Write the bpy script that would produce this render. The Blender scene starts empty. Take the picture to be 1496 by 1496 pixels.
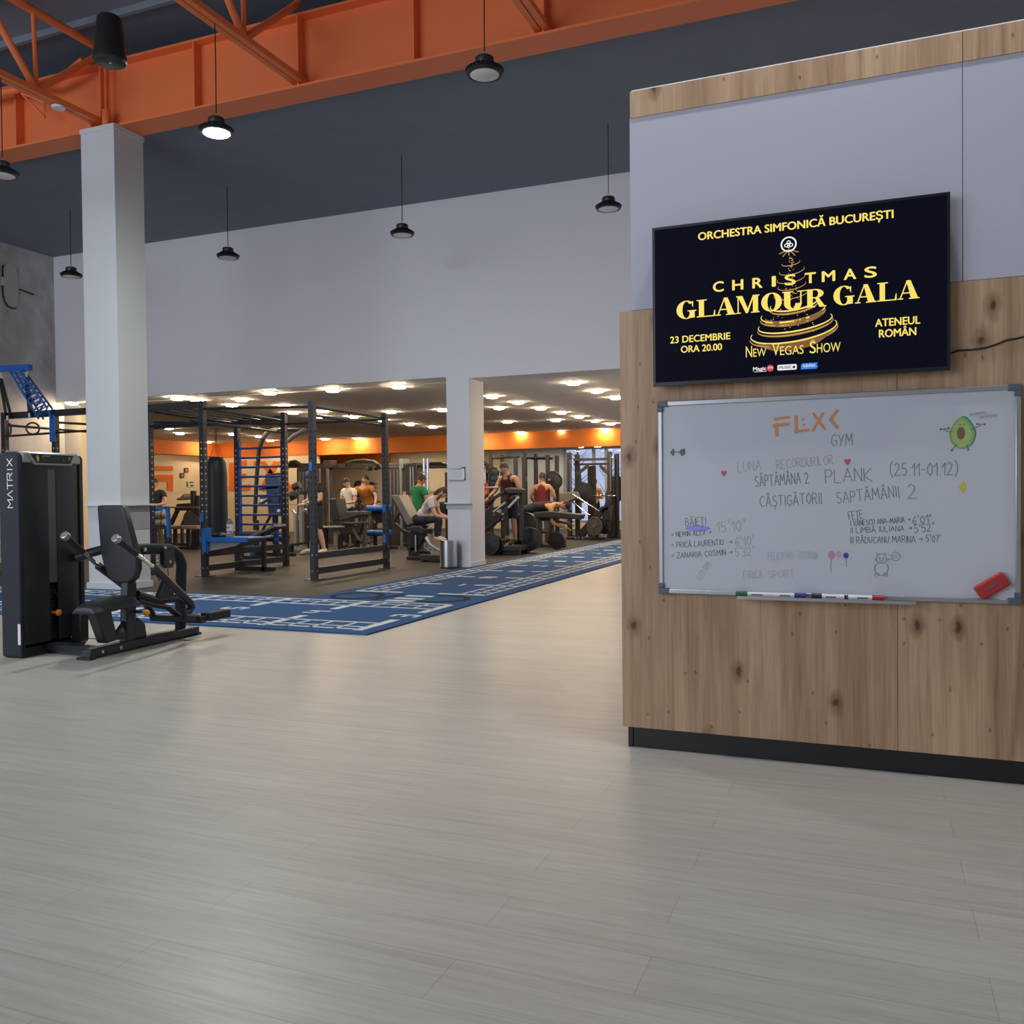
import bpy, math, random
import numpy as np
from mathutils import Vector, Matrix

# ---------------------------------------------------------------- camera, world, light, exposure
SC = bpy.context.scene
COL = SC.collection
F = 1301.45
YAW, PITCH, ROLL = (math.radians(a) for a in (-21.8625, -1.0578, -0.5882))
HC = 1.25
_fw = np.array([math.sin(YAW)*math.cos(PITCH), math.cos(YAW)*math.cos(PITCH), math.sin(PITCH)])
_r0 = np.array([math.cos(YAW), -math.sin(YAW), 0.0])
_u0 = np.cross(_r0, _fw)
_r = _r0*math.cos(ROLL) + _u0*math.sin(ROLL)
_u = -_r0*math.sin(ROLL) + _u0*math.cos(ROLL)
_C = np.array([0, 0, HC])
cam_d = bpy.data.cameras.new('camera')
cam = bpy.data.objects.new('camera', cam_d)
COL.objects.link(cam)
cam_d.sensor_fit = 'HORIZONTAL'
cam_d.sensor_width = 36.0
cam_d.lens = 36.0*F/1496.0
cam_d.clip_start = 0.05
cam_d.clip_end = 200
cam.matrix_world = Matrix(((_r[0], _u[0], -_fw[0], 0), (_r[1], _u[1], -_fw[1], 0), (_r[2], _u[2], -_fw[2], HC), (0, 0, 0, 1)))
SC.camera = cam

SC.view_settings.view_transform = 'Standard'
SC.view_settings.look = 'None'
SC.view_settings.gamma = 1.0
SC.view_settings.use_curve_mapping = False
SC.view_settings.exposure = 0.0

world = bpy.data.worlds.new('world')
SC.world = world
world.use_nodes = True
bg = world.node_tree.nodes['Background']
bg.inputs[0].default_value = (0.50, 0.56, 0.78, 1)
bg.inputs[1].default_value = 1.05
SC.cycles.use_denoising = True
SC.cycles.max_bounces = 8
SC.cycles.diffuse_bounces = 4
SC.cycles.glossy_bounces = 3
SC.cycles.transmission_bounces = 6
SC.cycles.transparent_max_bounces = 8
SC.cycles.sample_clamp_indirect = 4.0
SC.cycles.caustics_reflective = False
SC.cycles.caustics_refractive = False
SC.cycles.use_light_tree = True

def area_light(name, loc, rot, sx, sy, power, color):
    l = bpy.data.lights.new(name, 'AREA')
    l.shape = 'RECTANGLE'; l.size = sx; l.size_y = sy; l.energy = power; l.color = color
    o = bpy.data.objects.new(name, l); COL.objects.link(o)
    o.location = loc; o.rotation_euler = rot
    return o
# daylight through the glazed front of the hall, behind the camera
area_light('daylight_front', (-10.5, -6.75, 3.7), (math.radians(90), 0, 0), 13, 5.6, 960, (0.84, 0.90, 1.0))

# ---------------------------------------------------------------- points from the survey of the photograph
def ray(x, y): return (x-748)/F*_r - (y-748)/F*_u + _fw
def AY(x, y, Y):
    d = ray(x, y); return _C + d*((Y-_C[1])/d[1])
def AX(x, y, X):
    d = ray(x, y); return _C + d*((X-_C[0])/d[0])
def AZ(x, y, Z=0.0):
    d = ray(x, y); return _C + d*((Z-_C[2])/d[2])

# ---------------------------------------------------------------- materials
def _nodes(m):
    nt = m.node_tree; return nt, nt.nodes, nt.links, nt.nodes['Principled BSDF']
MATS = {}
def mat(name, col, rough=0.5, metal=0.0, spec=0.5, noise=0.0, nscale=8.0, bump=0.0, bscale=60.0, emit=0.0, ecol=None, coat=0.0, alpha=None, trans=0.0, stretch=(1, 1, 1)):
    m = bpy.data.materials.new(name); m.use_nodes = True
    nt, N, L, P = _nodes(m)
    P.inputs['Base Color'].default_value = (*col, 1)
    P.inputs['Roughness'].default_value = rough
    P.inputs['Metallic'].default_value = metal
    P.inputs['Specular IOR Level'].default_value = spec
    P.inputs['Coat Weight'].default_value = coat
    P.inputs['Transmission Weight'].default_value = trans
    if emit:
        P.inputs['Emission Color'].default_value = (*(ecol or col), 1)
        P.inputs['Emission Strength'].default_value = emit
    m.diffuse_color = (*col, 1)
    if noise or bump:
        tc = N.new('ShaderNodeTexCoord'); mp = N.new('ShaderNodeMapping'); mp.inputs['Scale'].default_value = stretch
        L.new(tc.outputs['Object'], mp.inputs[0])
    if noise:
        nz = N.new('ShaderNodeTexNoise'); nz.inputs['Scale'].default_value = nscale; nz.inputs['Detail'].default_value = 6
        L.new(mp.outputs[0], nz.inputs['Vector'])
        mx = N.new('ShaderNodeMix'); mx.data_type = 'RGBA'
        mx.inputs[6].default_value = (*[c*(1-noise) for c in col], 1)
        mx.inputs[7].default_value = (*[min(1, c*(1+noise)) for c in col], 1)
        L.new(nz.outputs[0], mx.inputs[0]); L.new(mx.outputs[2], P.inputs['Base Color'])
    if bump:
        nb = N.new('ShaderNodeTexNoise'); nb.inputs['Scale'].default_value = bscale; nb.inputs['Detail'].default_value = 3
        L.new(mp.outputs[0], nb.inputs['Vector'])
        bp = N.new('ShaderNodeBump'); bp.inputs['Strength'].default_value = bump; bp.inputs['Distance'].default_value = 0.01
        L.new(nb.outputs[0], bp.inputs['Height']); L.new(bp.outputs[0], P.inputs['Normal'])
    MATS[name] = m
    return m

def wood_mat(name):
    m = bpy.data.materials.new(name); m.use_nodes = True
    nt, N, L, P = _nodes(m)
    tc = N.new('ShaderNodeTexCoord')
    def mapping(s):
        mp = N.new('ShaderNodeMapping'); mp.inputs['Scale'].default_value = s; L.new(tc.outputs['Object'], mp.inputs[0]); return mp.outputs[0]
    def noise(v, sc, det=5, dist=0.0):
        n = N.new('ShaderNodeTexNoise'); n.inputs['Scale'].default_value = sc; n.inputs['Detail'].default_value = det; n.inputs['Distortion'].default_value = dist
        L.new(v, n.inputs['Vector']); return n.outputs[0]
    def ramp(v, stops):
        r = N.new('ShaderNodeValToRGB'); L.new(v, r.inputs[0]); e = r.color_ramp.elements
        e[0].position, e[0].color = stops[0][0], (*stops[0][1], 1); e[1].position, e[1].color = stops[-1][0], (*stops[-1][1], 1)
        for p, c in stops[1:-1]:
            q = e.new(p); q.color = (*c, 1)
        return r.outputs[0]
    def mul(a, b, f=1.0):
        x = N.new('ShaderNodeMix'); x.data_type = 'RGBA'; x.blend_type = 'MULTIPLY'; x.inputs[0].default_value = f
        L.new(a, x.inputs[6]); L.new(b, x.inputs[7]); return x.outputs[2]
    board = noise(mapping((5.5, 5.5, 0.25)), 1.0, 2)
    base = ramp(board, [(0.3, (0.40, 0.255, 0.15)), (0.5, (0.52, 0.348, 0.212)), (0.7, (0.60, 0.415, 0.268))])
    grain = ramp(noise(mapping((34, 34, 1.5)), 1.0, 6, 0.9), [(0.3, (0.76, 0.72, 0.68)), (0.62, (1, 1, 1))])
    fine = ramp(noise(mapping((220, 220, 6)), 1.0, 3), [(0.35, (0.86, 0.84, 0.82)), (0.6, (1, 1, 1))])
    c = mul(mul(base, grain, 0.9), fine, 0.8)
    sp = N.new('ShaderNodeSeparateXYZ'); L.new(tc.outputs['Object'], sp.inputs[0])
    cb = N.new('ShaderNodeCombineXYZ'); L.new(sp.outputs[0], cb.inputs[0]); L.new(sp.outputs[2], cb.inputs[1])
    nz = N.new('ShaderNodeTexNoise'); nz.inputs['Scale'].default_value = 22; nz.inputs['Detail'].default_value = 4; L.new(tc.outputs['Object'], nz.inputs['Vector'])
    sc = N.new('ShaderNodeVectorMath'); sc.operation = 'SCALE'; sc.inputs['Scale'].default_value = 0.10; L.new(nz.outputs['Color'], sc.inputs[0])
    def knots(sx, sz, off, stops, f):
        nonlocal c
        mp = N.new('ShaderNodeMapping'); mp.inputs['Scale'].default_value = (sx, sz, 1); mp.inputs['Location'].default_value = (off, off*1.7, 0); L.new(cb.outputs[0], mp.inputs[0])
        av = N.new('ShaderNodeVectorMath'); av.operation = 'ADD'; L.new(mp.outputs[0], av.inputs[0]); L.new(sc.outputs[0], av.inputs[1])
        vo = N.new('ShaderNodeTexVoronoi'); vo.voronoi_dimensions = '2D'; vo.inputs['Scale'].default_value = 1.0; L.new(av.outputs[0], vo.inputs['Vector'])
        c = mul(c, ramp(vo.outputs['Distance'], stops), f)
    knots(3.1, 1.75, 3.3, [(0.02, (0.14, 0.10, 0.085)), (0.045, (0.55, 0.47, 0.42)), (0.13, (1, 1, 1))], 0.95)
    knots(5.3, 3.4, 8.1, [(0.012, (0.30, 0.21, 0.17)), (0.042, (1, 1, 1))], 0.75)
    streak = ramp(noise(mapping((14, 14, 0.8)), 1.0, 4, 1.4), [(0.30, (0.58, 0.52, 0.49)), (0.46, (1, 1, 1))])
    c = mul(c, streak, 0.7)
    L.new(c, P.inputs['Base Color'])
    P.inputs['Roughness'].default_value = 0.5
    MATS[name] = m
    return m

def floor_mat(name):
    m = bpy.data.materials.new(name); m.use_nodes = True
    nt, N, L, P = _nodes(m)
    tc = N.new('ShaderNodeTexCoord')
    br = N.new('ShaderNodeTexBrick'); br.offset = 0.37; br.offset_frequency = 2
    br.inputs['Scale'].default_value = 1.0
    br.inputs['Brick Width'].default_value = 1.32; br.inputs['Row Height'].default_value = 0.20
    br.inputs['Mortar Size'].default_value = 0.0011; br.inputs['Mortar Smooth'].default_value = 0.2; br.inputs['Bias'].default_value = 0.0
    br.inputs['Color1'].default_value = (0.445, 0.43, 0.405, 1); br.inputs['Color2'].default_value = (0.475, 0.46, 0.435, 1); br.inputs['Mortar'].default_value = (0.30, 0.285, 0.265, 1)
    mp0 = N.new('ShaderNodeMapping'); mp0.inputs['Location'].default_value = (0.55, 0.05, 0); L.new(tc.outputs['Object'], mp0.inputs[0]); L.new(mp0.outputs[0], br.inputs['Vector'])
    def nz(s, det, dist=0.0):
        mp = N.new('ShaderNodeMapping'); mp.inputs['Scale'].default_value = s; L.new(tc.outputs['Object'], mp.inputs[0])
        n = N.new('ShaderNodeTexNoise'); n.inputs['Scale'].default_value = 1; n.inputs['Detail'].default_value = det; n.inputs['Distortion'].default_value = dist
        L.new(mp.outputs[0], n.inputs['Vector']); return n.outputs[0]
    def ramp(v, a, b, ca, cb):
        r = N.new('ShaderNodeValToRGB'); L.new(v, r.inputs[0]); e = r.color_ramp.elements
        e[0].position, e[0].color, e[1].position, e[1].color = a, (ca, ca*0.99, ca*0.97, 1), b, (cb, cb, cb, 1); return r.outputs[0]
    def mul(a, b, f):
        x = N.new('ShaderNodeMix'); x.data_type = 'RGBA'; x.blend_type = 'MULTIPLY'; x.inputs[0].default_value = f
        L.new(a, x.inputs[6]); L.new(b, x.inputs[7]); return x.outputs[2]
    c = mul(br.outputs['Color'], ramp(nz((2.2, 46, 1), 7, 0.8), 0.32, 0.62, 0.88, 1.04), 0.8)
    c = mul(c, ramp(nz((1.0, 11, 1), 4, 1.5), 0.3, 0.65, 0.91, 1.02), 0.9)
    c = mul(c, ramp(nz((9, 190, 1), 3, 0.3), 0.3, 0.6, 0.92, 1.0), 0.8)
    L.new(c, P.inputs['Base Color'])
    P.inputs['Roughness'].default_value = 0.36
    P.inputs['Specular IOR Level'].default_value = 0.33
    rr = ramp(nz((3, 60, 1), 4), 0.2, 0.8, 0.30, 0.46); L.new(rr, P.inputs['Roughness'])
    MATS[name] = m
    return m

def concrete_mat(name):
    m = bpy.data.materials.new(name); m.use_nodes = True
    nt, N, L, P = _nodes(m)
    tc = N.new('ShaderNodeTexCoord')
    n1 = N.new('ShaderNodeTexNoise'); n1.inputs['Scale'].default_value = 0.9; n1.inputs['Detail'].default_value = 8; n1.inputs['Roughness'].default_value = 0.65; n1.inputs['Distortion'].default_value = 0.6
    L.new(tc.outputs['Object'], n1.inputs['Vector'])
    r = N.new('ShaderNodeValToRGB'); e = r.color_ramp.elements; L.new(n1.outputs[0], r.inputs[0])
    e[0].position, e[0].color = 0.33, (0.34, 0.32, 0.31, 1); e[1].position, e[1].color = 0.68, (0.68, 0.64, 0.62, 1)
    L.new(r.outputs[0], P.inputs['Base Color']); P.inputs['Roughness'].default_value = 0.75
    MATS[name] = m
    return m

wood_mat('oak'); floor_mat('vinyl_planks'); concrete_mat('concrete')
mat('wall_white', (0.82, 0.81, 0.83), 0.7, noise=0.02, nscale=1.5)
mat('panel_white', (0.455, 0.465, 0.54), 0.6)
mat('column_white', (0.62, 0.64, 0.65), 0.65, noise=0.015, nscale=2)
mat('grey_wall', (0.36, 0.40, 0.47), 0.6)
mat('cream_wall', (0.72, 0.62, 0.43), 0.7)
mat('gym_ceiling', (0.88, 0.82, 0.76), 0.8)
mat('dark_ceiling', (0.21, 0.235, 0.29), 0.85, noise=0.1, nscale=2)
mat('rubber', (0.022, 0.020, 0.018), 0.62, noise=0.25, nscale=3, bump=0.15, bscale=200)
mat('girder_orange', (0.86, 0.21, 0.065), 0.45, noise=0.05, nscale=2)
mat('band_orange', (0.80, 0.22, 0.02), 0.6)
mat('sign_orange', (0.72, 0.17, 0.015), 0.55)
mat('plinth', (0.010, 0.011, 0.013), 0.4)
mat('turf_blue', (0.038, 0.108, 0.265), 0.9, noise=0.28, nscale=120, bump=0.6, bscale=300, spec=0.2)
mat('turf_white', (0.72, 0.74, 0.74), 0.9, bump=0.4, bscale=300, spec=0.2)
mat('turf_black', (0.012, 0.014, 0.02), 0.9, spec=0.2)
mat('black_steel', (0.017, 0.019, 0.023), 0.38, spec=0.5)
mat('rig_steel', (0.020, 0.023, 0.030), 0.42)
mat('brown_steel', (0.040, 0.034, 0.031), 0.45, metal=0.2)
mat('shroud', (0.020, 0.023, 0.027), 0.34)
mat('shroud_side', (0.018, 0.022, 0.031), 0.5, spec=0.28)
mat('silver', (0.42, 0.43, 0.43), 0.35, metal=0.7)
mat('chrome', (0.75, 0.75, 0.75), 0.14, metal=1.0)
mat('steel', (0.55, 0.55, 0.56), 0.28, metal=1.0)
mat('grey_strip', (0.10, 0.108, 0.115), 0.35)
mat('vinyl_black', (0.022, 0.025, 0.029), 0.45, bump=0.05, bscale=250)
mat('vinyl_grey', (0.20, 0.185, 0.165), 0.5)
mat('vinyl_blue', (0.02, 0.05, 0.13), 0.45)
mat('bag_black', (0.012, 0.014, 0.019), 0.5, bump=0.1, bscale=40)
mat('rubber_black', (0.014, 0.014, 0.015), 0.6)
mat('plate_grey', (0.10, 0.095, 0.09), 0.45, metal=0.3)
mat('hole_light', (0.62, 0.60, 0.55), 0.6)
mat('rig_blue', (0.012, 0.14, 0.50), 0.42)
mat('bar_blue', (0.014, 0.062, 0.26), 0.4)
mat('knob_orange', (0.75, 0.26, 0.04), 0.4)
mat('white_plastic', (0.75, 0.75, 0.75), 0.35)
mat('dark_plastic', (0.012, 0.013, 0.015), 0.4)
mat('lens_off', (0.8, 0.8, 0.8), 0.25)
mat('lens_on', (1, 1, 1), 0.4, emit=700, ecol=(0.95, 1.0, 0.92))
mat('lens_fill', (1, 1, 1), 0.4, emit=230, ecol=(0.98, 1.0, 0.95))
mat('downlight_on', (1, 1, 1), 0.4, emit=132, ecol=(1.0, 0.77, 0.51))
mat('trim_ring', (0.75, 0.72, 0.66), 0.5)
mat('tv_body', (0.008, 0.008, 0.010), 0.35)
mat('tv_screen', (0.003, 0.003, 0.006), 0.16, spec=0.04, emit=0.012, ecol=(0.2, 0.25, 0.6))
mat('gold_text', (0.1, 0.08, 0.02), 0.5, emit=1.0, ecol=(0.90, 0.70, 0.13))
mat('gold_dim', (0.1, 0.05, 0.02), 0.5, emit=0.55, ecol=(0.80, 0.42, 0.10))
mat('gold_deep', (0.1, 0.05, 0.02), 0.5, emit=0.22, ecol=(0.85, 0.42, 0.12))
mat('screen_white', (0.1, 0.1, 0.1), 0.5, emit=0.85, ecol=(0.9, 0.9, 0.9))
mat('screen_red', (0.1, 0.0, 0.0), 0.5, emit=0.7, ecol=(0.75, 0.05, 0.08))
mat('screen_blue', (0.0, 0.02, 0.1), 0.5, emit=0.8, ecol=(0.02, 0.25, 0.85))
mat('screen_black', (0.002, 0.002, 0.002), 0.5)
mat('board_white', (0.55, 0.585, 0.64), 0.22)
mat('aluminium', (0.50, 0.52, 0.55), 0.32, metal=0.8)
mat('corner_grey', (0.10, 0.12, 0.145), 0.45)
mat('ink_grey', (0.19, 0.21, 0.245), 0.6)
mat('ink_dark', (0.10, 0.115, 0.145), 0.6)
mat('ink_faint', (0.36, 0.36, 0.40), 0.6)
mat('ink_pale_teal', (0.38, 0.48, 0.52), 0.6)
mat('ink_pale_red', (0.46, 0.40, 0.44), 0.6)
mat('ink_orange', (0.62, 0.28, 0.11), 0.6)
mat('ink_red', (0.52, 0.10, 0.10), 0.6)
mat('ink_pink', (0.55, 0.25, 0.30), 0.6)
mat('ink_blue', (0.05, 0.06, 0.35), 0.6)
mat('ink_yellow', (0.62, 0.50, 0.08), 0.6)
mat('ink_green', (0.24, 0.42, 0.10), 0.6)
mat('ink_light_green', (0.36, 0.52, 0.18), 0.6)
mat('ink_teal', (0.03, 0.22, 0.22), 0.6)
mat('ink_brown', (0.22, 0.12, 0.05), 0.6)
mat('ink_smudge', (0.30, 0.31, 0.75), 0.5)
mat('pen_white', (0.7, 0.7, 0.72), 0.4)
mat('pen_red', (0.40, 0.02, 0.02), 0.4)
mat('pen_green', (0.015, 0.12, 0.05), 0.4)
mat('pen_blue', (0.02, 0.03, 0.22), 0.4)
mat('pen_black', (0.012, 0.016, 0.018), 0.4)
mat('eraser_red', (0.42, 0.025, 0.025), 0.55)
mat('felt', (0.05, 0.03, 0.03), 0.9)
mat('cable_black', (0.01, 0.008, 0.008), 0.5)
mat('emblem_grey', (0.50, 0.48, 0.46), 0.6)
mat('poster_grey', (0.36, 0.35, 0.345), 0.5, noise=0.1, nscale=3)
mat('patch_grey', (0.50, 0.51, 0.52), 0.6)
mat('exit_green', (0.015, 0.18, 0.035), 0.5)
mat('frame_brown', (0.05, 0.025, 0.012), 0.5)
mat('picture', (0.35, 0.24, 0.15), 0.6)
mat('water_plastic', (0.80, 0.84, 0.86), 0.1, trans=0.85)
mat('blue_plastic', (0.05, 0.12, 0.6), 0.1, trans=0.6)
mat('label_white', (0.75, 0.75, 0.75), 0.5)
mat('label_red', (0.35, 0.03, 0.03), 0.5)
mat('glass', (0.9, 0.93, 1.0), 0.02, trans=1.0)
mat('window_frame', (0.30, 0.33, 0.40), 0.4)
mat('trunk', (0.16, 0.12, 0.12), 0.9)
mat('skin', (0.50, 0.27, 0.17), 0.5)
mat('skin_light', (0.62, 0.37, 0.26), 0.5)
mat('skin_tan', (0.52, 0.27, 0.13), 0.5)
mat('face_dark', (0.03, 0.015, 0.012), 0.5)
mat('hair_dark', (0.022, 0.014, 0.010), 0.6)
mat('hair_brown', (0.045, 0.022, 0.015), 0.55)
mat('cloth_black', (0.011, 0.011, 0.014), 0.8)
mat('cloth_white', (0.68, 0.64, 0.60), 0.8)
mat('cloth_pale', (0.62, 0.57, 0.57), 0.8)
mat('cloth_green', (0.012, 0.20, 0.065), 0.8)
mat('cloth_orange', (0.42, 0.15, 0.03), 0.8)
mat('cloth_red', (0.16, 0.008, 0.02), 0.8)
mat('cloth_pink', (0.60, 0.08, 0.16), 0.8)
mat('cloth_yellow', (0.55, 0.34, 0.06), 0.8)
mat('cloth_navy', (0.015, 0.018, 0.032), 0.8)
mat('cloth_grey', (0.06, 0.055, 0.05), 0.8)
mat('cloth_wine', (0.05, 0.006, 0.012), 0.8)
mat('cap_blue', (0.04, 0.05, 0.20), 0.7)
mat('shoe_white', (0.6, 0.55, 0.45), 0.6)
mat('shoe_dark', (0.03, 0.03, 0.032), 0.6)
mat('towel_red', (0.42, 0.035, 0.02), 0.8)
M = MATS

# ---------------------------------------------------------------- mesh building
class MB:
    """collects geometry in world coordinates (or local ones when local=True) for ONE object"""
    def __init__(s): s.v = []; s.f = []; s.mi = []; s.cur = 0
    def add(s, vs, fs, mi=None):
        n = len(s.v); s.v += [tuple(float(c) for c in p) for p in vs]; s.f += [tuple(i+n for i in f) for f in fs]
        s.mi += [s.cur if mi is None else mi]*len(fs); return s
    def box(s, a, b, mi=None):
        x0, x1 = sorted((a[0], b[0])); y0, y1 = sorted((a[1], b[1])); z0, z1 = sorted((a[2], b[2]))
        return s.add([(x0, y0, z0), (x1, y0, z0), (x1, y1, z0), (x0, y1, z0), (x0, y0, z1), (x1, y0, z1), (x1, y1, z1), (x0, y1, z1)],
              [(0, 3, 2, 1), (4, 5, 6, 7), (0, 1, 5, 4), (1, 2, 6, 5), (2, 3, 7, 6), (3, 0, 4, 7)], mi)
    def bar(s, p, q, w, d, up=(0, 0, 1), mi=None):
        """box along p-q; w across (in the plane with 'up'), d along the other side"""
        p, q = Vector(p), Vector(q); t = (q-p).normalized(); up = Vector(up)
        if abs(t.dot(up)) > 0.98: up = Vector((1, 0, 0)) if abs(t.x) < 0.9 else Vector((0, 1, 0))
        a = t.cross(up).normalized(); b = a.cross(t).normalized()
        vs = [c + a*(i*d/2) + b*(j*w/2) for c in (p, q) for i, j in ((-1, -1), (1, -1), (1, 1), (-1, 1))]
        return s.add(vs, [(0, 1, 2, 3), (7, 6, 5, 4), (0, 4, 5, 1), (1, 5, 6, 2), (2, 6, 7, 3), (3, 7, 4, 0)], mi)
    def cyl(s, p, q, r, n=12, r2=None, mi=None, caps=True):
        p, q = Vector(p), Vector(q); t = (q-p).normalized(); a = t.orthogonal().normalized(); b = t.cross(a)
        r2 = r if r2 is None else r2
        vs = [c + (a*math.cos(2*math.pi*k/n) + b*math.sin(2*math.pi*k/n))*rr for c, rr in ((p, r), (q, r2)) for k in range(n)]
        fs = [(k, (k+1) % n, n+(k+1) % n, n+k) for k in range(n)]
        if caps: fs += [tuple(range(n-1, -1, -1)), tuple(range(n, 2*n))]
        return s.add(vs, fs, mi)
    def tube(s, path, r, n=8, mi=None, closed=False):
        P = [Vector(p) for p in path]; m = len(P); rs = r if isinstance(r, (list, tuple)) else [r]*m
        vs, fs = [], []; nrm = None
        for i, p in enumerate(P):
            if closed: t = (P[(i+1) % m]-P[i-1])
            else: t = (P[min(i+1, m-1)]-P[max(i-1, 0)])
            t.normalize()
            if nrm is None: nrm = t.orthogonal().normalized()
            else:
                nrm = (nrm - t*nrm.dot(t))
                nrm = nrm.normalized() if nrm.length > 1e-6 else t.orthogonal().normalized()
            b = t.cross(nrm)
            vs += [p + (nrm*math.cos(2*math.pi*k/n)+b*math.sin(2*math.pi*k/n))*rs[i] for k in range(n)]
        for i in range(m if closed else m-1):
            j = (i+1) % m
            fs += [(i*n+k, i*n+(k+1) % n, j*n+(k+1) % n, j*n+k) for k in range(n)]
        if not closed: fs += [tuple(range(n-1, -1, -1)), tuple(range((m-1)*n, m*n))]
        return s.add(vs, fs, mi)
    def lathe(s, prof, c, n=24, axis=(0, 0, 1), mi=None):
        """prof: (radius, height) pairs from bottom to top, about axis through c"""
        c = Vector(c); ax = Vector(axis).normalized(); a = ax.orthogonal().normalized(); b = ax.cross(a)
        vs, fs = [], []
        for r, h in prof:
            vs += [c + ax*h + (a*math.cos(2*math.pi*k/n)+b*math.sin(2*math.pi*k/n))*max(r, 1e-4) for k in range(n)]
        for i in range(len(prof)-1):
            fs += [(i*n+k, i*n+(k+1) % n, (i+1)*n+(k+1) % n, (i+1)*n+k) for k in range(n)]
        fs += [tuple(range(n-1, -1, -1)), tuple(range((len(prof)-1)*n, len(prof)*n))]
        return s.add(vs, fs, mi)
    def prism(s, poly, ext, mi=None):
        """polygon of 3-D points pushed along ext"""
        n = len(poly); e = Vector(ext); P = [Vector(p) for p in poly]
        return s.add(P+[p+e for p in P], [tuple(range(n)), tuple(range(2*n-1, n-1, -1))]+[(k, n+k, n+(k+1) % n, (k+1) % n) for k in range(n)], mi)
    def ell(s, c, r, n=16, m=10, mi=None, rot=None):
        vs, fs = [], []
        for i in range(m+1):
            th = math.pi*i/m
            for k in range(n):
                ph = 2*math.pi*k/n
                d = Vector((r[0]*math.sin(th)*math.cos(ph), r[1]*math.sin(th)*math.sin(ph), r[2]*math.cos(th)))
                if rot is not None: d = rot @ d
                vs.append(Vector(c)+d)
        for i in range(m):
            fs += [(i*n+k, (i+1)*n+k, (i+1)*n+(k+1) % n, i*n+(k+1) % n) for k in range(n)]
        return s.add(vs, fs, mi)
    def flat(s, pts, mi=None):
        return s.add(pts, [tuple(range(len(pts)))], mi)
    def build(s, name, mats, parent=None, bevel=0.0, smooth=True, local=False, angle=35):
        off = Vector((0, 0, 0))
        if parent is not None and not local:
            root = parent
            while root.parent is not None: root = root.parent
            off = Vector(root.location)
        me = bpy.data.meshes.new(name)
        me.from_pydata([tuple(Vector(p)-off) for p in s.v], [], s.f)
        mats = mats if isinstance(mats, (list, tuple)) else [mats]
        for m in mats: me.materials.append(MATS[m])
        if len(mats) > 1: me.polygons.foreach_set('material_index', s.mi)
        me.validate(); me.update()
        if len(s.f) > 1 and smooth:
            import bmesh; bm = bmesh.new(); bm.from_mesh(me); bmesh.ops.recalc_face_normals(bm, faces=bm.faces); bm.to_mesh(me); bm.free()
        if smooth:
            me.polygons.foreach_set('use_smooth', [True]*len(me.polygons)); me.set_sharp_from_angle(angle=math.radians(angle))
        o = bpy.data.objects.new(name, me); COL.objects.link(o)
        if parent is not None: o.parent = parent
        if bevel:
            b = o.modifiers.new('bevel', 'BEVEL'); b.width = bevel; b.segments = 2; b.limit_method = 'ANGLE'; b.angle_limit = math.radians(40)
        return o

def tag(o, label=None, cat=None, group=None, kind=None):
    if label: o['label'] = label
    if cat: o['category'] = cat
    if group: o['group'] = group
    if kind: o['kind'] = kind
    return o
def thing(name, label, cat, loc=(0, 0, 0), rz=0.0, group=None):
    o = bpy.data.objects.new(name, None); COL.objects.link(o); o.empty_display_size = 0.1
    o.location = tuple(float(c) for c in loc); o.rotation_euler = (0, 0, rz)
    return tag(o, label, cat, group)
def struct(o, label, cat): return tag(o, label, cat, None, 'structure')
def dup(root, loc=None, rz=None, label=None, group=None):
    def cp(o, par):
        c = o.copy(); COL.objects.link(c); c.parent = par
        for ch in list(o.children): cp(ch, c)
        return c
    r = cp(root, None)
    if loc is not None: r.location = tuple(float(c) for c in loc)
    if rz is not None: r.rotation_euler = (0, 0, rz)
    if label: r['label'] = label
    if group: r['group'] = group
    return r

class SK:
    """part drawn from surveyed points standing on the plane y = Y, given a real depth"""
    def __init__(s, Y): s.Y = Y; s.m = MB()
    def p(s, x, y, dy=0.0): return Vector(AY(x, y, s.Y+dy))
    def box(s, x0, y0, x1, y1, d, dy=0.0, mi=None):
        a, b = s.p(x0, y1, dy), s.p(x1, y0, dy); s.m.box((a.x, s.Y+dy, a.z), (b.x, s.Y+dy+d, b.z), mi); return s
    def bar(s, x0, y0, x1, y1, w, d, dy=0.0, mi=None):
        a, b = s.p(x0, y0, dy), s.p(x1, y1, dy); o = Vector((0, d/2, 0)); s.m.bar(a+o, b+o, w, d, up=(0, 1, 0) if False else (0, 0, 1), mi=mi) if abs((b-a).normalized().z) < 0.98 else s.m.box((a.x-w/2, s.Y+dy, a.z), (a.x+w/2, s.Y+dy+d, b.z), mi); return s
    def tube(s, pts, r, dy=0.0, n=8, mi=None): s.m.tube([s.p(x, y, dy) for x, y in pts], r, n, mi); return s
    def wheel(s, x, y, r, th, dy=0.0, axis=(0, 1, 0), mi=None, holes=True):
        c = s.p(x, y, dy); plate_geo(s.m, c, r, th, axis); return s
    def quad(s, pts, d, dy=0.0, mi=None): s.m.prism([s.p(x, y, dy) for x, y in pts], (0, d, 0), mi); return s
    def build(s, name, mats, parent=None, bevel=0.0): return s.m.build(name, mats, parent, bevel)

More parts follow.
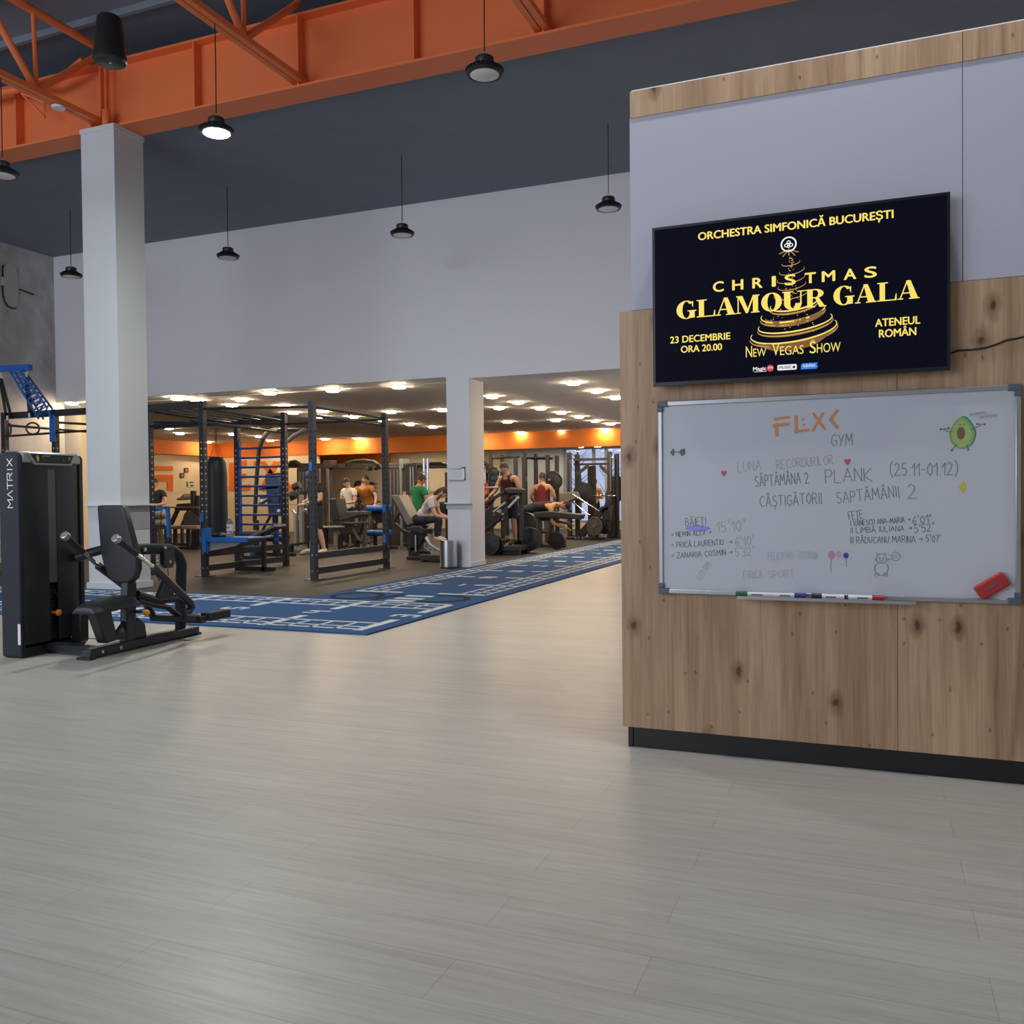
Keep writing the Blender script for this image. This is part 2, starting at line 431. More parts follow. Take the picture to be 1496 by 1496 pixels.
def plate_geo(m, c, r, th, axis=(0, 1, 0), n=28):
    """weight plate: rim, dished web with three grip slots suggested by raised spokes, hub"""
    c = Vector(c); ax = Vector(axis).normalized()
    m.lathe([(r*0.2, -th*0.5), (r*0.86, -th*0.25), (r*0.88, -th*0.5), (r*0.98, -th*0.5), (r, -th*0.3), (r, th*0.3), (r*0.98, th*0.5), (r*0.88, th*0.5), (r*0.86, th*0.25), (r*0.2, th*0.5)], c, n, axis=ax)
    m.cyl(c-ax*th*0.7, c+ax*th*0.7, r*0.16, 12)
    a = ax.orthogonal().normalized(); b = ax.cross(a)
    for k in range(3):
        d = a*math.cos(2.1*k+0.4)+b*math.sin(2.1*k+0.4)
        m.bar(c+d*r*0.18, c+d*r*0.86, r*0.16, th*0.9, up=ax)

# ================================================================ the setting
YB, XL, YF, ZC, ZH = 14.15, -16.19, 27.4, 3.33, 6.45
XR = 5.5
floor = MB().box((-26, -7, -0.12), (XR, 33.5, 0)).build('floor', 'vinyl_planks')
struct(floor, 'pale grey wood-look plank floor of the hall', 'floor')
rub = MB().box((-24, 9.30, 0.0), (-6.46, 33.4, 0.006)).build('rubber_floor', 'rubber')
struct(rub, 'dark rubber sports floor under the gym equipment', 'floor')

# --- wall with two wide openings into the low gym, its pier between them
w = MB()
w.box((XL, YB, 3.345), (-6.9, YB+0.62, ZH)); w.box((-6.9, YB, 0), (-6.46, YB+0.62, ZH)); w.box((-6.46, YB, 3.30), (XR, YB+0.62, ZH))
w.box((1.5, YB, 0), (XR, YB+0.62, 3.30))
o = w.build('wall_back', 'wall_white', smooth=False); struct(o, 'tall white wall above two wide openings into the low gym', 'wall')
o = MB().box((-6.92, YB-0.012, 0), (-6.445, YB+0.63, 0.09)).build('trim_1', 'wall_white', bevel=0.004); struct(o, 'low white skirting around the wall pier', 'trim')
o = MB().box((XL-0.2, -7, 0), (XL, YB+0.2, ZH)).build('wall_left', 'concrete', smooth=False); struct(o, 'mottled bare concrete wall at the far left', 'wall')
o = MB().box((XR, -7, 0), (XR+0.2, YB, 8)).build('wall_side', 'wall_white', smooth=False); struct(o, 'plain white side wall of the hall', 'wall')
g = MB().box((XL, -7.0, 0), (-17.0+0.81, -6.85, 8)); g.box((XL, -7.0, 0), (-4.0, -6.85, 0.9)); g.box((XL, -7.0, 6.5), (-4.0, -6.85, 8)); g.box((-4.0, -7.0, 0), (XR, -6.85, 8))
o = g.build('wall_front', 'wall_white', smooth=False); struct(o, 'front wall of the hall around its wide window', 'wall')
g = MB()
for x in (-16.1, -13.0, -10.0, -7.0, -4.05): g.box((x-0.05, -6.98, 0.9), (x+0.05, -6.88, 6.5))
o = g.build('window_2', 'window_frame', smooth=False); struct(o, 'wide front window of the hall', 'window')
# --- dark ceilings: low part behind the girder, higher roof before it
o = MB().box((XL-0.2, 9.62, ZH), (XR+0.2, YB+0.62, ZH+0.12)).build('ceiling', 'dark_ceiling', smooth=False); struct(o, 'dark painted ceiling between the orange girder and the white wall', 'ceiling')
c = MB().box((XL-0.2, -7, 7.75), (XR+0.2, YB+0.6, 7.9)); c.box((XL-0.2, YB+0.5, ZH+0.12), (XR+0.2, YB+0.6, 7.75))
for k in range(18):
    y = -6.5+k*0.92; c.box((XL, y, 7.66), (XR, y+0.06, 7.75))
o = c.build('ceiling_roof', 'dark_ceiling', smooth=False); struct(o, 'dark roof deck above the orange trusses', 'ceiling')
# --- low gym: ceiling with shallow coffers, cream walls, orange bulkheads
g = MB()
g.box((-24, YB+0.62, ZC), (XR, 33.4, ZC+0.1))
o = g.build('ceiling_gym', 'gym_ceiling', smooth=False); struct(o, 'low beige gym ceiling set with downlights', 'ceiling')
g = MB().box((-23.4, 15.0, 0), (-23.2, 33.4, ZC)); g.box((-23.4, YB+0.62, 0), (XL, YB+0.82, ZC))
o = g.build('wall_gym_left', 'cream_wall', smooth=False); struct(o, 'cream side wall of the gym behind the orange lettering', 'wall')
o = MB().box((-23.2, YF, 0), (-18.6, YF+0.2, 2.8)).build('wall_gym_sign', 'cream_wall', smooth=False); struct(o, 'cream wall carrying the large orange letters', 'wall')
g = MB()
g.box((-23.2, 31.0, 0), (-10.35, 31.2, ZC)); g.box((-10.35, 31.0, 0), (-6.7, 31.2, 0.25)); g.box((-6.7, 31.0, 0), (XR, 31.2, ZC)); g.box((-10.35, 31.0, 2.95), (-6.7, 31.2, ZC))
o = g.build('wall_gym_back', 'cream_wall', smooth=False); struct(o, 'cream end wall deep in the gym beside the window', 'wall')
g = MB().box((-12.6, 30.9, 0), (-10.35, 30.99, ZC))
o = g.build('trim_2', 'grey_wall', smooth=False); struct(o, 'pale grey wall panel left of the gym window', 'trim')
g = MB().box((-23.2, YF, 2.79), (XR, YF+0.28, ZC)); g.box((-23.2, YB+0.85, 2.84), (-22.95, YF, ZC))
o = g.build('trim_3', 'band_orange', smooth=False); struct(o, 'orange bulkhead band running under the gym ceiling', 'trim')
o = MB().box((-22.5, 30.2, 2.62), (-17.55, 30.95, ZC)).build('trim_4', 'band_orange', smooth=False); struct(o, 'second orange bulkhead deeper in the gym', 'trim')
# window deep in the gym with bare trees outside
wf = MB()
for x in (-10.35, -9.25, -8.78, -7.7, -6.7): wf.box((x-0.05, 30.98, 0.25), (x+0.05, 31.1, 2.95))
for z in (0.25, 1.15, 2.9): wf.box((-10.35, 30.99, z), (-6.7, 31.09, z+0.07))
wn = wf.build('window_1', 'window_frame'); struct(wn, 'tall grey-framed window at the end of the gym', 'window')
MB().box((-10.33, 31.03, 0.3), (-6.72, 31.045, 2.9)).build('pane', 'glass', wn, smooth=False)
random.seed(5)
for k in range(4):
    x = -11.4+k*1.25
    b = MB(); b.tube([(x, 36, 0), (x+0.1, 36, 1.6), (x-0.1, 36.1, 3.4)], [0.11, 0.08, 0.03], 7)
    for j in range(26):
        z = 1.0+2.3*random.random(); an = random.uniform(-1.2, 1.2); l = random.uniform(0.4, 0.9)
        p0 = Vector((x, 36, z)); p1 = p0+Vector((math.sin(an)*l, random.uniform(-.3, .3), l*0.7)); b.tube([p0, (p0+p1)/2+Vector((0, 0, -.03)), p1], [0.022, 0.014, 0.006], 5)
    t = b.build('bare_tree', 'trunk'); tag(t, 'bare winter tree outside the far gym window', 'tree', 'bare trees outside the window')

# --- the clad partition on the right: white upper panels, oak lower panels, dark plinth
YW = 4.279
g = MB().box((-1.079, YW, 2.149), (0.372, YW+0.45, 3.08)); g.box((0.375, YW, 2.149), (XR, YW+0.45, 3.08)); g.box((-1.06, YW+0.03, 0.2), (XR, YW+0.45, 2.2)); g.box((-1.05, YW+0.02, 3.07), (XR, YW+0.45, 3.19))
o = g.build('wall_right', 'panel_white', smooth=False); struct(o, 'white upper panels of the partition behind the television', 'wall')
g = MB().box((-1.075, YW-0.006, 3.078), (0.372, YW+0.46, 3.205)); g.box((0.375, YW-0.006, 3.078), (XR, YW+0.46, 3.205))
o = g.build('trim_5', 'oak', smooth=False); struct(o, 'oak strip along the top of the partition', 'trim')
g = MB().box((-1.068, YW-0.004, 3.205), (XR, YW+0.4, 3.211))
o = g.build('trim_6', 'wall_white', smooth=False); struct(o, 'thin white edge on top of the oak strip', 'trim')
g = MB().box((-1.137, YW, 0.102), (0.1135, YW+0.028, 2.147))
o = g.build('trim_7', 'oak', smooth=False); struct(o, 'knotty oak panel under the whiteboard, left of the seam', 'trim')
g = MB().box((0.1155, YW, 0.102), (XR, YW+0.028, 2.147))
o = g.build('trim_8', 'oak', smooth=False); struct(o, 'knotty oak panel at the right of the seam', 'trim')
g = MB().box((-1.109, YW+0.02, 0), (XR, YW+0.48, 0.104)); g.box((-1.112, YW+0.012, 0), (-1.09, YW+0.03, 0.104))
o = g.build('baseboard_right', 'plinth', smooth=False); struct(o, 'dark plinth at the foot of the partition', 'baseboard')

# --- white column in front of the turf and the orange girder it carries
CX0, CX1, CY0, CY1 = -10.12, -9.52, 9.33, 9.86
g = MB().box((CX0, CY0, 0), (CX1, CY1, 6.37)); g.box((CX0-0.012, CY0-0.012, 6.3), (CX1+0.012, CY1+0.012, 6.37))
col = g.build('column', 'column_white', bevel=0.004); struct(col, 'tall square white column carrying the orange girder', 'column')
o = MB().box((CX0-0.025, CY0-0.025, 0), (CX1+0.025, CY1+0.025, 0.10)).build('trim_9', 'column_white', bevel=0.004); struct(o, 'white skirting around the foot of the column', 'trim')

t = thing('roof_girder', 'long orange plate girder across the hall on top of the white column', 'girder', (-5, 9.6, 6.37))
MB().box((XL, 9.59, 6.39), (XR, 9.61, 7.29)).build('web_plate', 'girder_orange', t, smooth=False)
MB().box((XL, 9.42, 6.37), (XR, 9.82, 6.40)).build('bottom_flange', 'girder_orange', t, smooth=False)
MB().box((XL, 9.45, 7.27), (XR, 9.80, 7.30)).build('top_flange', 'girder_orange', t, smooth=False)
for k in range(-3, 6):
    x = -8.25+k*1.63
    MB().box((x-0.012, 9.45, 6.40), (x+0.012, 9.59, 7.27)).build('stiffener_plate', 'girder_orange', t, smooth=False)
def truss(X, lab):
    t = thing('roof_truss', lab, 'truss', (X, 4.0, 6.46), group='orange roof trusses')
    b = MB()
    for s in (-1, 1): b.bar((X+s*0.045, -6, 6.47), (X+s*0.045, 9.58, 6.47), 0.07, 0.075)
    b.build('bottom_chord', 'girder_orange', t, smooth=False)
    MB().tube([(X, -6, 7.5), (X, 9.45, 7.5)], 0.055, 12).build('top_chord', 'girder_orange', t)
    MB().tube([(X, 8.42, 6.5), (X, 9.5, 7.45)], 0.045, 10).build('brace', 'girder_orange', t)
    y = 8.42
    while y > -4:
        MB().tube([(X, y, 6.5), (X, y-0.85, 7.5)], 0.045, 10).build('brace', 'girder_orange', t)
        MB().tube([(X, y+0.01, 6.5), (X, y-0.02, 7.5)], 0.028, 8).build('post', 'girder_orange', t)
        MB().tube([(X, y-1.7, 6.5), (X, y-0.85, 7.5)], 0.045, 10).build('brace', 'girder_orange', t)
        y -= 1.7
    return t
truss(-9.88, 'orange roof truss meeting the girder above the white column')
truss(-6.62, 'orange roof truss from which the lit pendant lamp hangs')
truss(-3.38, 'orange roof truss above the dark pendant lamp nearest the partition')
g = MB().tube([AY(x, y, 9.25) for x, y in ((-40, 142), (0, 136), (24, 131), (30, 127))], 0.055, 12)
g.tube([AY(x, y, 9.25) for x, y in ((72, 122), (98, 108), (112, 96), (122, 88))], 0.05, 12)
g.tube([AY(x, y, 9.27) for x, y in ((28, 128), (46, 124), (62, 128), (76, 120))], 0.045, 12)
tag(g.build('drain_pipe', 'girder_orange'), 'orange painted pipe bending along the girder at upper left', 'pipe')
g = MB().tube([AY(x, y, 9.3) for x, y in ((28, 133), (66, 172), (66, 150), (30, 135))], 0.016, 6)
tag(g.build('pipe_bracket', 'girder_orange'), 'small triangular orange pipe bracket on the girder', 'bracket')
t = thing('column_stub', 'round orange post standing on top of the white column', 'post', (-9.72, 9.42, 6.37))
MB().cyl((-9.72, 9.40, 6.37), (-9.72, 9.40, 6.60), 0.055, 14).build('sleeve', 'girder_orange', t)
MB().cyl((-9.72, 9.40, 6.60), (-9.72, 9.40, 7.30), 0.02, 10).build('rod', 'girder_orange', t)
tag(MB().cyl((-10.02, 9.41, 6.37), (-10.02, 9.41, 6.56), 0.045, 12).build('pipe_stub', 'girder_orange'), 'short orange pipe stub at the left rear of the column top', 'pipe')
t = thing('ceiling_sensor', 'flat white disc hanging under the orange truss at upper left', 'sensor', (-9.88, 8.76, 6.43))
MB().lathe([(0.075, 0), (0.085, 0.012), (0.085, 0.03)], (-9.88, 8.76, 6.395), 24).build('disc', 'white_plastic', t)
MB().cyl((-9.88, 8.76, 6.42), (-9.88, 8.76, 6.44), 0.02, 8).build('stem', 'girder_orange', t)

# ---------------------------------------------------------------- artificial turf with white markings
ZT = 0.014
t = thing('turf_track', 'blue artificial turf with white ladder and number markings', 'turf', (-6.5, 8.1, 0))
g = MB(); poly = [(-16.15, 6.96), (-4.215, 6.96), (-4.215, 27.3), (-6.46, 27.3), (-6.46, 9.305), (-16.15, 9.305)]
g.prism([(x, y, 0.0) for x, y in poly], (0, 0, ZT)); g.build('turf', 'turf_blue', t, smooth=False)
g = MB()
def hx(x0, x1, y, w=0.045): g.box((x0, y-w/2, ZT), (x1, y+w/2, ZT+0.0025))
def hy(x, y0, y1, w=0.045): g.box((x-w/2, y0, ZT), (x+w/2, y1, ZT+0.0025))
for y in (7.18, 7.58, 9.13, 8.71): hx(-15.9, -4.42, y, 0.04)
for y in (7.32, 8.96): hx(-15.9, -4.42, y, 0.03)
x = -4.42; k = 0
while x > -15.9:
    if k % 4: hy(x, 7.16, 7.58, 0.035); hy(x, 8.71, 9.13, 0.035)
    else: hy(x, 7.12, 7.84, 0.10); hy(x, 8.39, 9.1, 0.10)
    x -= 0.272; k += 1
for xx in (-4.60, -4.78, -6.28, -6.10, -5.92): hy(xx, 10.13, 27.2, 0.032)
hy(-4.43, 10.13, 27.2, 0.032)
y = 10.13; k = 0
while y < 27:
    if k % 4: hx(-4.78, -4.43, y, 0.03); hx(-6.28, -5.92, y, 0.03)
    else: hx(-5.08, -4.43, y, 0.085); hx(-6.28, -5.6, y, 0.085)
    y += 0.282; k += 1
for y in (9.30, 9.53, 9.80): hx(-5.36, -4.99, y, 0.11)
SEG = {0: 'abcdef', 1: 'bc', 2: 'abged', 3: 'abgcd', 4: 'fgbc', 5: 'afgcd', 6: 'afgedc', 7: 'abc', 8: 'abcdefg', 9: 'abcdfg'}
def digit(n, cx, cy, ux, uy, w=0.14, h=0.26, th=0.05):
    P = {'a': ((-1, 1), (1, 1)), 'b': ((1, 1), (1, 0)), 'c': ((1, 0), (1, -1)), 'd': ((-1, -1), (1, -1)), 'e': ((-1, -1), (-1, 0)), 'f': ((-1, 0), (-1, 1)), 'g': ((-1, 0), (1, 0))}
    for s in SEG[n]:
        (a, b), (c2, d) = P[s]
        p = [(cx+ux[0]*a*w/2+uy[0]*b*h/2, cy+ux[1]*a*w/2+uy[1]*b*h/2), (cx+ux[0]*c2*w/2+uy[0]*d*h/2, cy+ux[1]*c2*w/2+uy[1]*d*h/2)]
        g.bar((*p[0], ZT+0.001), (*p[1], ZT+0.001), 0.003, th)
for k in range(10): digit((3+k) % 10, -4.46-1.088*k, 8.13, (0, 1), (-1, 0))
for k in range(14): digit((1+k) % 10, -5.36, 11.24+1.128*k, (1, 0), (0, 1), 0.2, 0.2, 0.045)
g.build('white_markings', 'turf_white', t, smooth=False)
def ring(cx, cy, r, a0, a1, w):
    n = 40
    for k in range(n):
        a, b = a0+(a1-a0)*k/n, a0+(a1-a0)*(k+1)/n
        g.flat([(cx+math.cos(q)*rr, cy+math.sin(q)*rr, ZT+0.003) for q, rr in ((a, r-w/2), (a, r+w/2), (b, r+w/2), (b, r-w/2))])
g = MB(); ring(-5.96, 9.62, 0.31, 0, 6.2832, 0.075); ring(-4.78, 9.62, 0.31, -2.2, 2.2, 0.075)
g.bar((-5.56, 9.30, ZT+0.002), (-5.46, 9.9, ZT+0.002), 0.003, 0.07); g.build('black_markings', 'turf_black', t, smooth=False)

# ---------------------------------------------------------------- writing tools
STROKES = {
 'A': '0,0 .4,1 .8,0;.15,.36 .66,.36', 'B': '0,0 0,1 .5,.95 .6,.75 .45,.55 0,.5;.45,.55 .68,.3 .5,.03 0,0', 'C': '.75,.85 .45,1 .1,.75 .05,.35 .3,.02 .75,.12', 'D': '0,0 0,1 .5,.9 .7,.5 .5,.1 0,0',
 'E': '.65,1 0,1 0,0 .65,0;0,.52 .5,.52', 'F': '.65,1 0,1 0,0;0,.52 .5,.52', 'G': '.75,.85 .45,1 .1,.75 .05,.3 .35,0 .75,.12 .75,.45 .45,.45', 'H': '0,0 0,1;.65,0 .65,1;0,.5 .65,.5', 'I': '.1,0 .1,1', 'J': '.5,1 .5,.2 .25,0 0,.2',
 'K': '0,0 0,1;.65,1 0,.45 .7,0', 'L': '0,1 0,0 .6,0', 'M': '0,0 .1,1 .45,.35 .8,1 .9,0', 'N': '0,0 0,1 .65,0 .65,1', 'O': '.38,1 .06,.7 .06,.3 .38,0 .7,.3 .7,.7 .38,1', 'P': '0,0 0,1 .5,.97 .62,.75 .5,.5 0,.48',
 'R': '0,0 0,1 .5,.97 .62,.75 .5,.52 0,.5;.25,.5 .68,0', 'S': '.65,.9 .35,1 .06,.8 .2,.58 .5,.48 .66,.25 .4,0 .02,.1', 'T': '0,1 .75,1;.38,1 .38,0', 'U': '0,1 .02,.3 .3,0 .6,.25 .65,1', 'V': '0,1 .35,0 .7,1', 'X': '0,1 .7,0;.7,1 0,0', 'Y': '0,1 .35,.5;.75,1 .2,0', 'Z': '0,1 .7,1 0,0 .7,0',
 '0': '.35,1 .05,.7 .05,.3 .35,0 .6,.3 .6,.7 .35,1', '1': '0,.65 .35,1 .35,0', '2': '.02,.8 .3,1 .6,.8 .5,.5 0,0 .7,0', '3': '.05,.95 .5,1 .6,.75 .25,.52 .62,.3 .4,0 0,.08', '4': '.5,0 .5,1 0,.35 .7,.35', '5': '.6,1 .1,1 .05,.55 .4,.6 .6,.3 .35,0 0,.08', '6': '.55,1 .15,.6 .05,.25 .3,0 .6,.25 .4,.5 .1,.35', '7': '0,1 .6,1 .25,0', '8': '.35,.52 .1,.75 .35,1 .58,.75 .35,.52 .05,.25 .35,0 .65,.25 .35,.52', '9': '.58,.65 .3,.5 .06,.75 .3,1 .6,.75 .5,0',
 '-': '.05,.45 .5,.45', '(': '.35,1.15 .08,.75 .08,.25 .35,-.15', ')': '.05,1.15 .32,.75 .32,.25 .05,-.15', '.': '.08,.02 .14,.02', "'": '.2,1.15 .12,.8', '"': '.1,1.15 .05,.85;.3,1.15 .25,.85', ':': '.1,.25 .14,.25;.1,.65 .14,.65', '>': '0,.5 .8,.5;.55,.75 .8,.5 .55,.25', '=': '0,.35 .5,.35;0,.65 .5,.65',
}
ACC = {'Ă': ('A', '.2,1.25 .4,1.12 .6,1.25'), 'Â': ('A', '.2,1.1 .4,1.3 .6,1.1'), 'Ș': ('S', '.4,-.1 .3,-.3'), 'Ț': ('T', '.4,-.12 .3,-.3'), 'Î': ('I', '-.1,1.1 .1,1.3 .3,1.1')}
def poly_strokes(ch):
    base, extra = ACC.get(ch, (ch, None))
    s = STROKES.get(base, '')
    if extra: s += ';'+extra
    return [[tuple(float(q) for q in p.split(',')) for p in seg.split()] for seg in s.split(';') if seg]
def adv(ch):
    if ch == ' ': return 0.55
    pts = [p for s in poly_strokes(ch) for p in s]
    return max(p[0] for p in pts)+0.22 if pts else 0.3
def ribbon(m, pts, y, w, mi=None):
    """flat pen stroke on the plane y, pts are (x, z)"""
    m.lay = (getattr(m, 'lay', 0)+1) % 12; y = y-m.lay*0.000025
    for i in range(len(pts)-1):
        a, b = Vector((pts[i][0], 0, pts[i][1])), Vector((pts[i+1][0], 0, pts[i+1][1]))
        d = b-a
        if d.length < 1e-6: continue
        d.normalize(); nn = Vector((-d.z, 0, d.x))*w/2; a = a-d*w*0.3; b = b+d*w*0.3
        m.flat([(q.x, y-(i % 3)*0.000008, q.z) for q in (a-nn, b-nn, b+nn, a+nn)], mi)
def handwrite(m, text, p0, p1, h, y, w):
    """text along p0-p1 (x,z) with capital height h"""
    tot = sum(adv(c) for c in text); L = math.hypot(p1[0]-p0[0], p1[1]-p0[1]); ux, uz = (p1[0]-p0[0])/L, (p1[1]-p0[1])/L
    sx = L/tot; cur = 0
    for c in text:
        jz = random.uniform(-.05, .05)*h
        for s in poly_strokes(c):
            pts = [(cur+q[0]*sx, q[1]*h+jz) for q in s]
            ribbon(m, [(p0[0]+ux*a-uz*b, p0[1]+uz*a+ux*b) for a, b in pts], y, w)
        cur += adv(c)*sx
def font_mesh(text, off=0.0):
    cu = bpy.data.curves.new('lettering', 'FONT'); cu.body = text; cu.offset = off; cu.resolution_u = 4
    ob = bpy.data.objects.new('lettering', cu); COL.objects.link(ob)
    dg = bpy.context.evaluated_depsgraph_get(); dg.update()
    me = ob.evaluated_get(dg).to_mesh()
    vs = [tuple(v.co) for v in me.vertices]; fs = [tuple(p.vertices) for p in me.polygons]
    ob.evaluated_get(dg).to_mesh_clear(); bpy.data.objects.remove(ob); bpy.data.curves.remove(cu)
    return vs, fs
def put_text(m, text, x0, x1, z, h, y, off=0.0, caps=True, mi=None):
    vs, fs = font_mesh(text)
    hv, _ = font_mesh('H')
    hh = max(v[1] for v in hv)-min(v[1] for v in hv)
    a, b = min(v[0] for v in vs), max(v[0] for v in vs)
    for i, (du, dv) in enumerate(((0, 0),) if off <= 0 else ((0, 0), (1, 0), (-1, 0), (0, 1), (0, -1))): m.add([(x0+(v[0]-a)/(b-a)*(x1-x0)+du*off*h*1.3, y-0.00002*i, z+v[1]/hh*h+dv*off*h*0.8) for v in vs], fs, mi)

# ---------------------------------------------------------------- television
YT = 4.205
def T(x, y):
    p = AY(x, y, YT); return p[0], p[2]
x0, x1 = (T(950, 335)[0]+T(957, 565)[0])/2, (T(1391, 278)[0]+T(1386, 540)[0])/2
z1, z0 = (T(950, 335)[1]+T(1391, 278)[1])/2, (T(957, 565)[1]+T(1386, 540)[1])/2
tv = thing('television', 'large black flat television showing a gold Christmas concert advert', 'television', ((x0+x1)/2, YT, z0))
MB().box((x0+0.01, YT+0.012, z0+0.01), (x1-0.01, YW-0.025, z1-0.01)).build('housing', 'tv_body', tv, bevel=0.006)
f = MB(); bz = 0.012
f.box((x0, YT, z0), (x0+bz, YT+0.02, z1)); f.box((x1-bz, YT, z0), (x1, YT+0.02, z1)); f.box((x0+bz, YT, z0), (x1-bz, YT+0.02, z0+bz*1.4)); f.box((x0+bz, YT, z1-bz), (x1-bz, YT+0.02, z1))
f.build('bezel', 'tv_body', tv, smooth=False)
MB().box(((x0+x1)/2-0.2, YW-0.026, z0+0.2), ((x0+x1)/2+0.2, YW-0.0006, z0+0.55)).build('wall_bracket', 'black_steel', tv)
scr = MB().box((x0+bz, YT+0.004, z0+bz*1.4), (x1-bz, YT+0.014, z1-bz)).build('screen', 'tv_screen', tv, smooth=False)
YS = YT+0.0035
# advert: tree of light rings first, words over it
def S(X, Y): return T(930+X*0.3275, 260+Y*0.3275)
g = MB(); g2 = MB(); g3 = MB()
def swirl(m, X, Y, rx, ry, a0, a1, w, tilt=0.0):
    cx, cz = S(X, Y); k = (S(X+1, Y)[0]-S(X, Y)[0]); n = 36
    P = []
    for i in range(n+1):
        a = a0+(a1-a0)*i/n; u, v = math.cos(a)*rx*k, math.sin(a)*ry*k
        P.append((cx+u, cz+v+u*tilt))
    for i in range(n):
        q = math.sin(math.pi*(i+0.5)/n); ribbon(m, [P[i], P[i+1]], YS+0.0002, w*(0.3+0.7*q))
PI = math.pi
for X, Y, rx, ry in ((688, 378, 40, 12), (692, 412, 56, 18), (688, 447, 62, 20), (692, 478, 62, 20), (690, 515, 78, 24)):
    q_ = MB(); swirl(q_, X, Y, rx, ry, -PI*1.1, 0.25, 0.004, 0.12); q_.build('tree_ring', 'gold_dim', scr, smooth=False)
for X, Y, rx, ry in ((700, 560, 105, 30), (695, 600, 142, 40), (705, 645, 165, 40), (698, 680, 192, 52)):
    q_ = MB(); swirl(q_, X, Y, rx, ry, -PI*1.08, 0.3, 0.0075, 0.10); q_.build('tree_swirl', 'gold_text', scr, smooth=False); q_ = MB(); swirl(q_, X, Y+12, rx*1.02, ry*1.05, -PI, 0.1, 0.009, 0.10); q_.build('tree_ring', 'gold_dim', scr, smooth=False)
for k in range(9): swirl(g3, 698, 690+k*4, 185-k*6, 50-k, -PI*0.98, -0.05, 0.010, 0.08)
for k in range(5): swirl(g3, 700, 600+k*5, 130, 36, -PI*0.95, -0.1, 0.008, 0.1)
random.seed(3)
for k in range(150):
    q = random.random(); Y = 350+q*345; hw = 12+q*q*150; X = 690+random.uniform(-hw, hw)*0.8
    cx, cz = S(X, Y); r = random.choice((0.0012, 0.0016, 0.0022)); g.flat([(cx-r, YS, cz), (cx, YS, cz-r), (cx+r, YS, cz), (cx, YS, cz+r)])
for a in (-2.7, -2.2, -1.57, -0.95, -0.45):
    c = S(679, 318); L = 0.034 if a == -1.57 else 0.045; ribbon(g2, [c, (c[0]+math.cos(a)*L, c[1]+math.sin(a)*L*0.8)], YS, 0.004)
g3.build('tree_glow', 'gold_deep', scr, smooth=False)
g2.build('star_rays', 'gold_dim', scr, smooth=False); g.build('sparkles', 'gold_text', scr, smooth=False)
YS -= 0.0006
g = MB()
def tvtext(text, X0, Y0, X1, Y1, h, off=0.02, m=None):
    g = MB(); a, b = S(X0, Y0), S(X1, Y1); put_text(g, text, a[0], b[0], (a[1]+b[1])/2, h*0.3275*0.00293, YS, off); g.build('advert_word', 'gold_text', scr, smooth=False)
tvtext('ORCHESTRA SIMFONICĂ BUCUREȘTI', 275, 277, 1145, 177, 36, 0.032)
X = (342, 428, 518, 605, 662, 752, 828, 926, 1018); Wd = (45, 46, 42, 14, 46, 46, 56, 52, 52)
g = MB()
for ch, xx, wd in zip('CHRISTMAS', X, Wd): a, b = S(xx, 508-(xx-342)*0.0934), S(xx+wd, 508-(xx+wd-342)*0.0934); put_text(g, ch, a[0], b[0], (a[1]+b[1])/2, 47*0.3275*0.00293, YS, 0.035)
g.build('advert_word', 'gold_text', scr, smooth=False)
tvtext('23 DECEMBRIE', 150, 738, 417, 718, 32, 0.024); tvtext('ORA 20.00', 198, 780, 380, 766, 32, 0.024)
tvtext('ATENEUL', 1065, 664, 1265, 648, 34, 0.024); tvtext('ROMÂN', 1082, 711, 1247, 700, 34, 0.024)
# tall condensed show title: bigger initials
for wd, a, b, ya, yb, h in (('N', 487, 515, 800, 798, 52), ('EW', 520, 578, 797, 794, 38), ('V', 606, 636, 792, 790, 54), ('EGAS', 640, 745, 790, 783, 40), ('S', 772, 800, 782, 780, 54), ('HOW', 804, 910, 780, 772, 42)): tvtext(wd, a, ya, b, yb, h, 0.0)
g = MB()
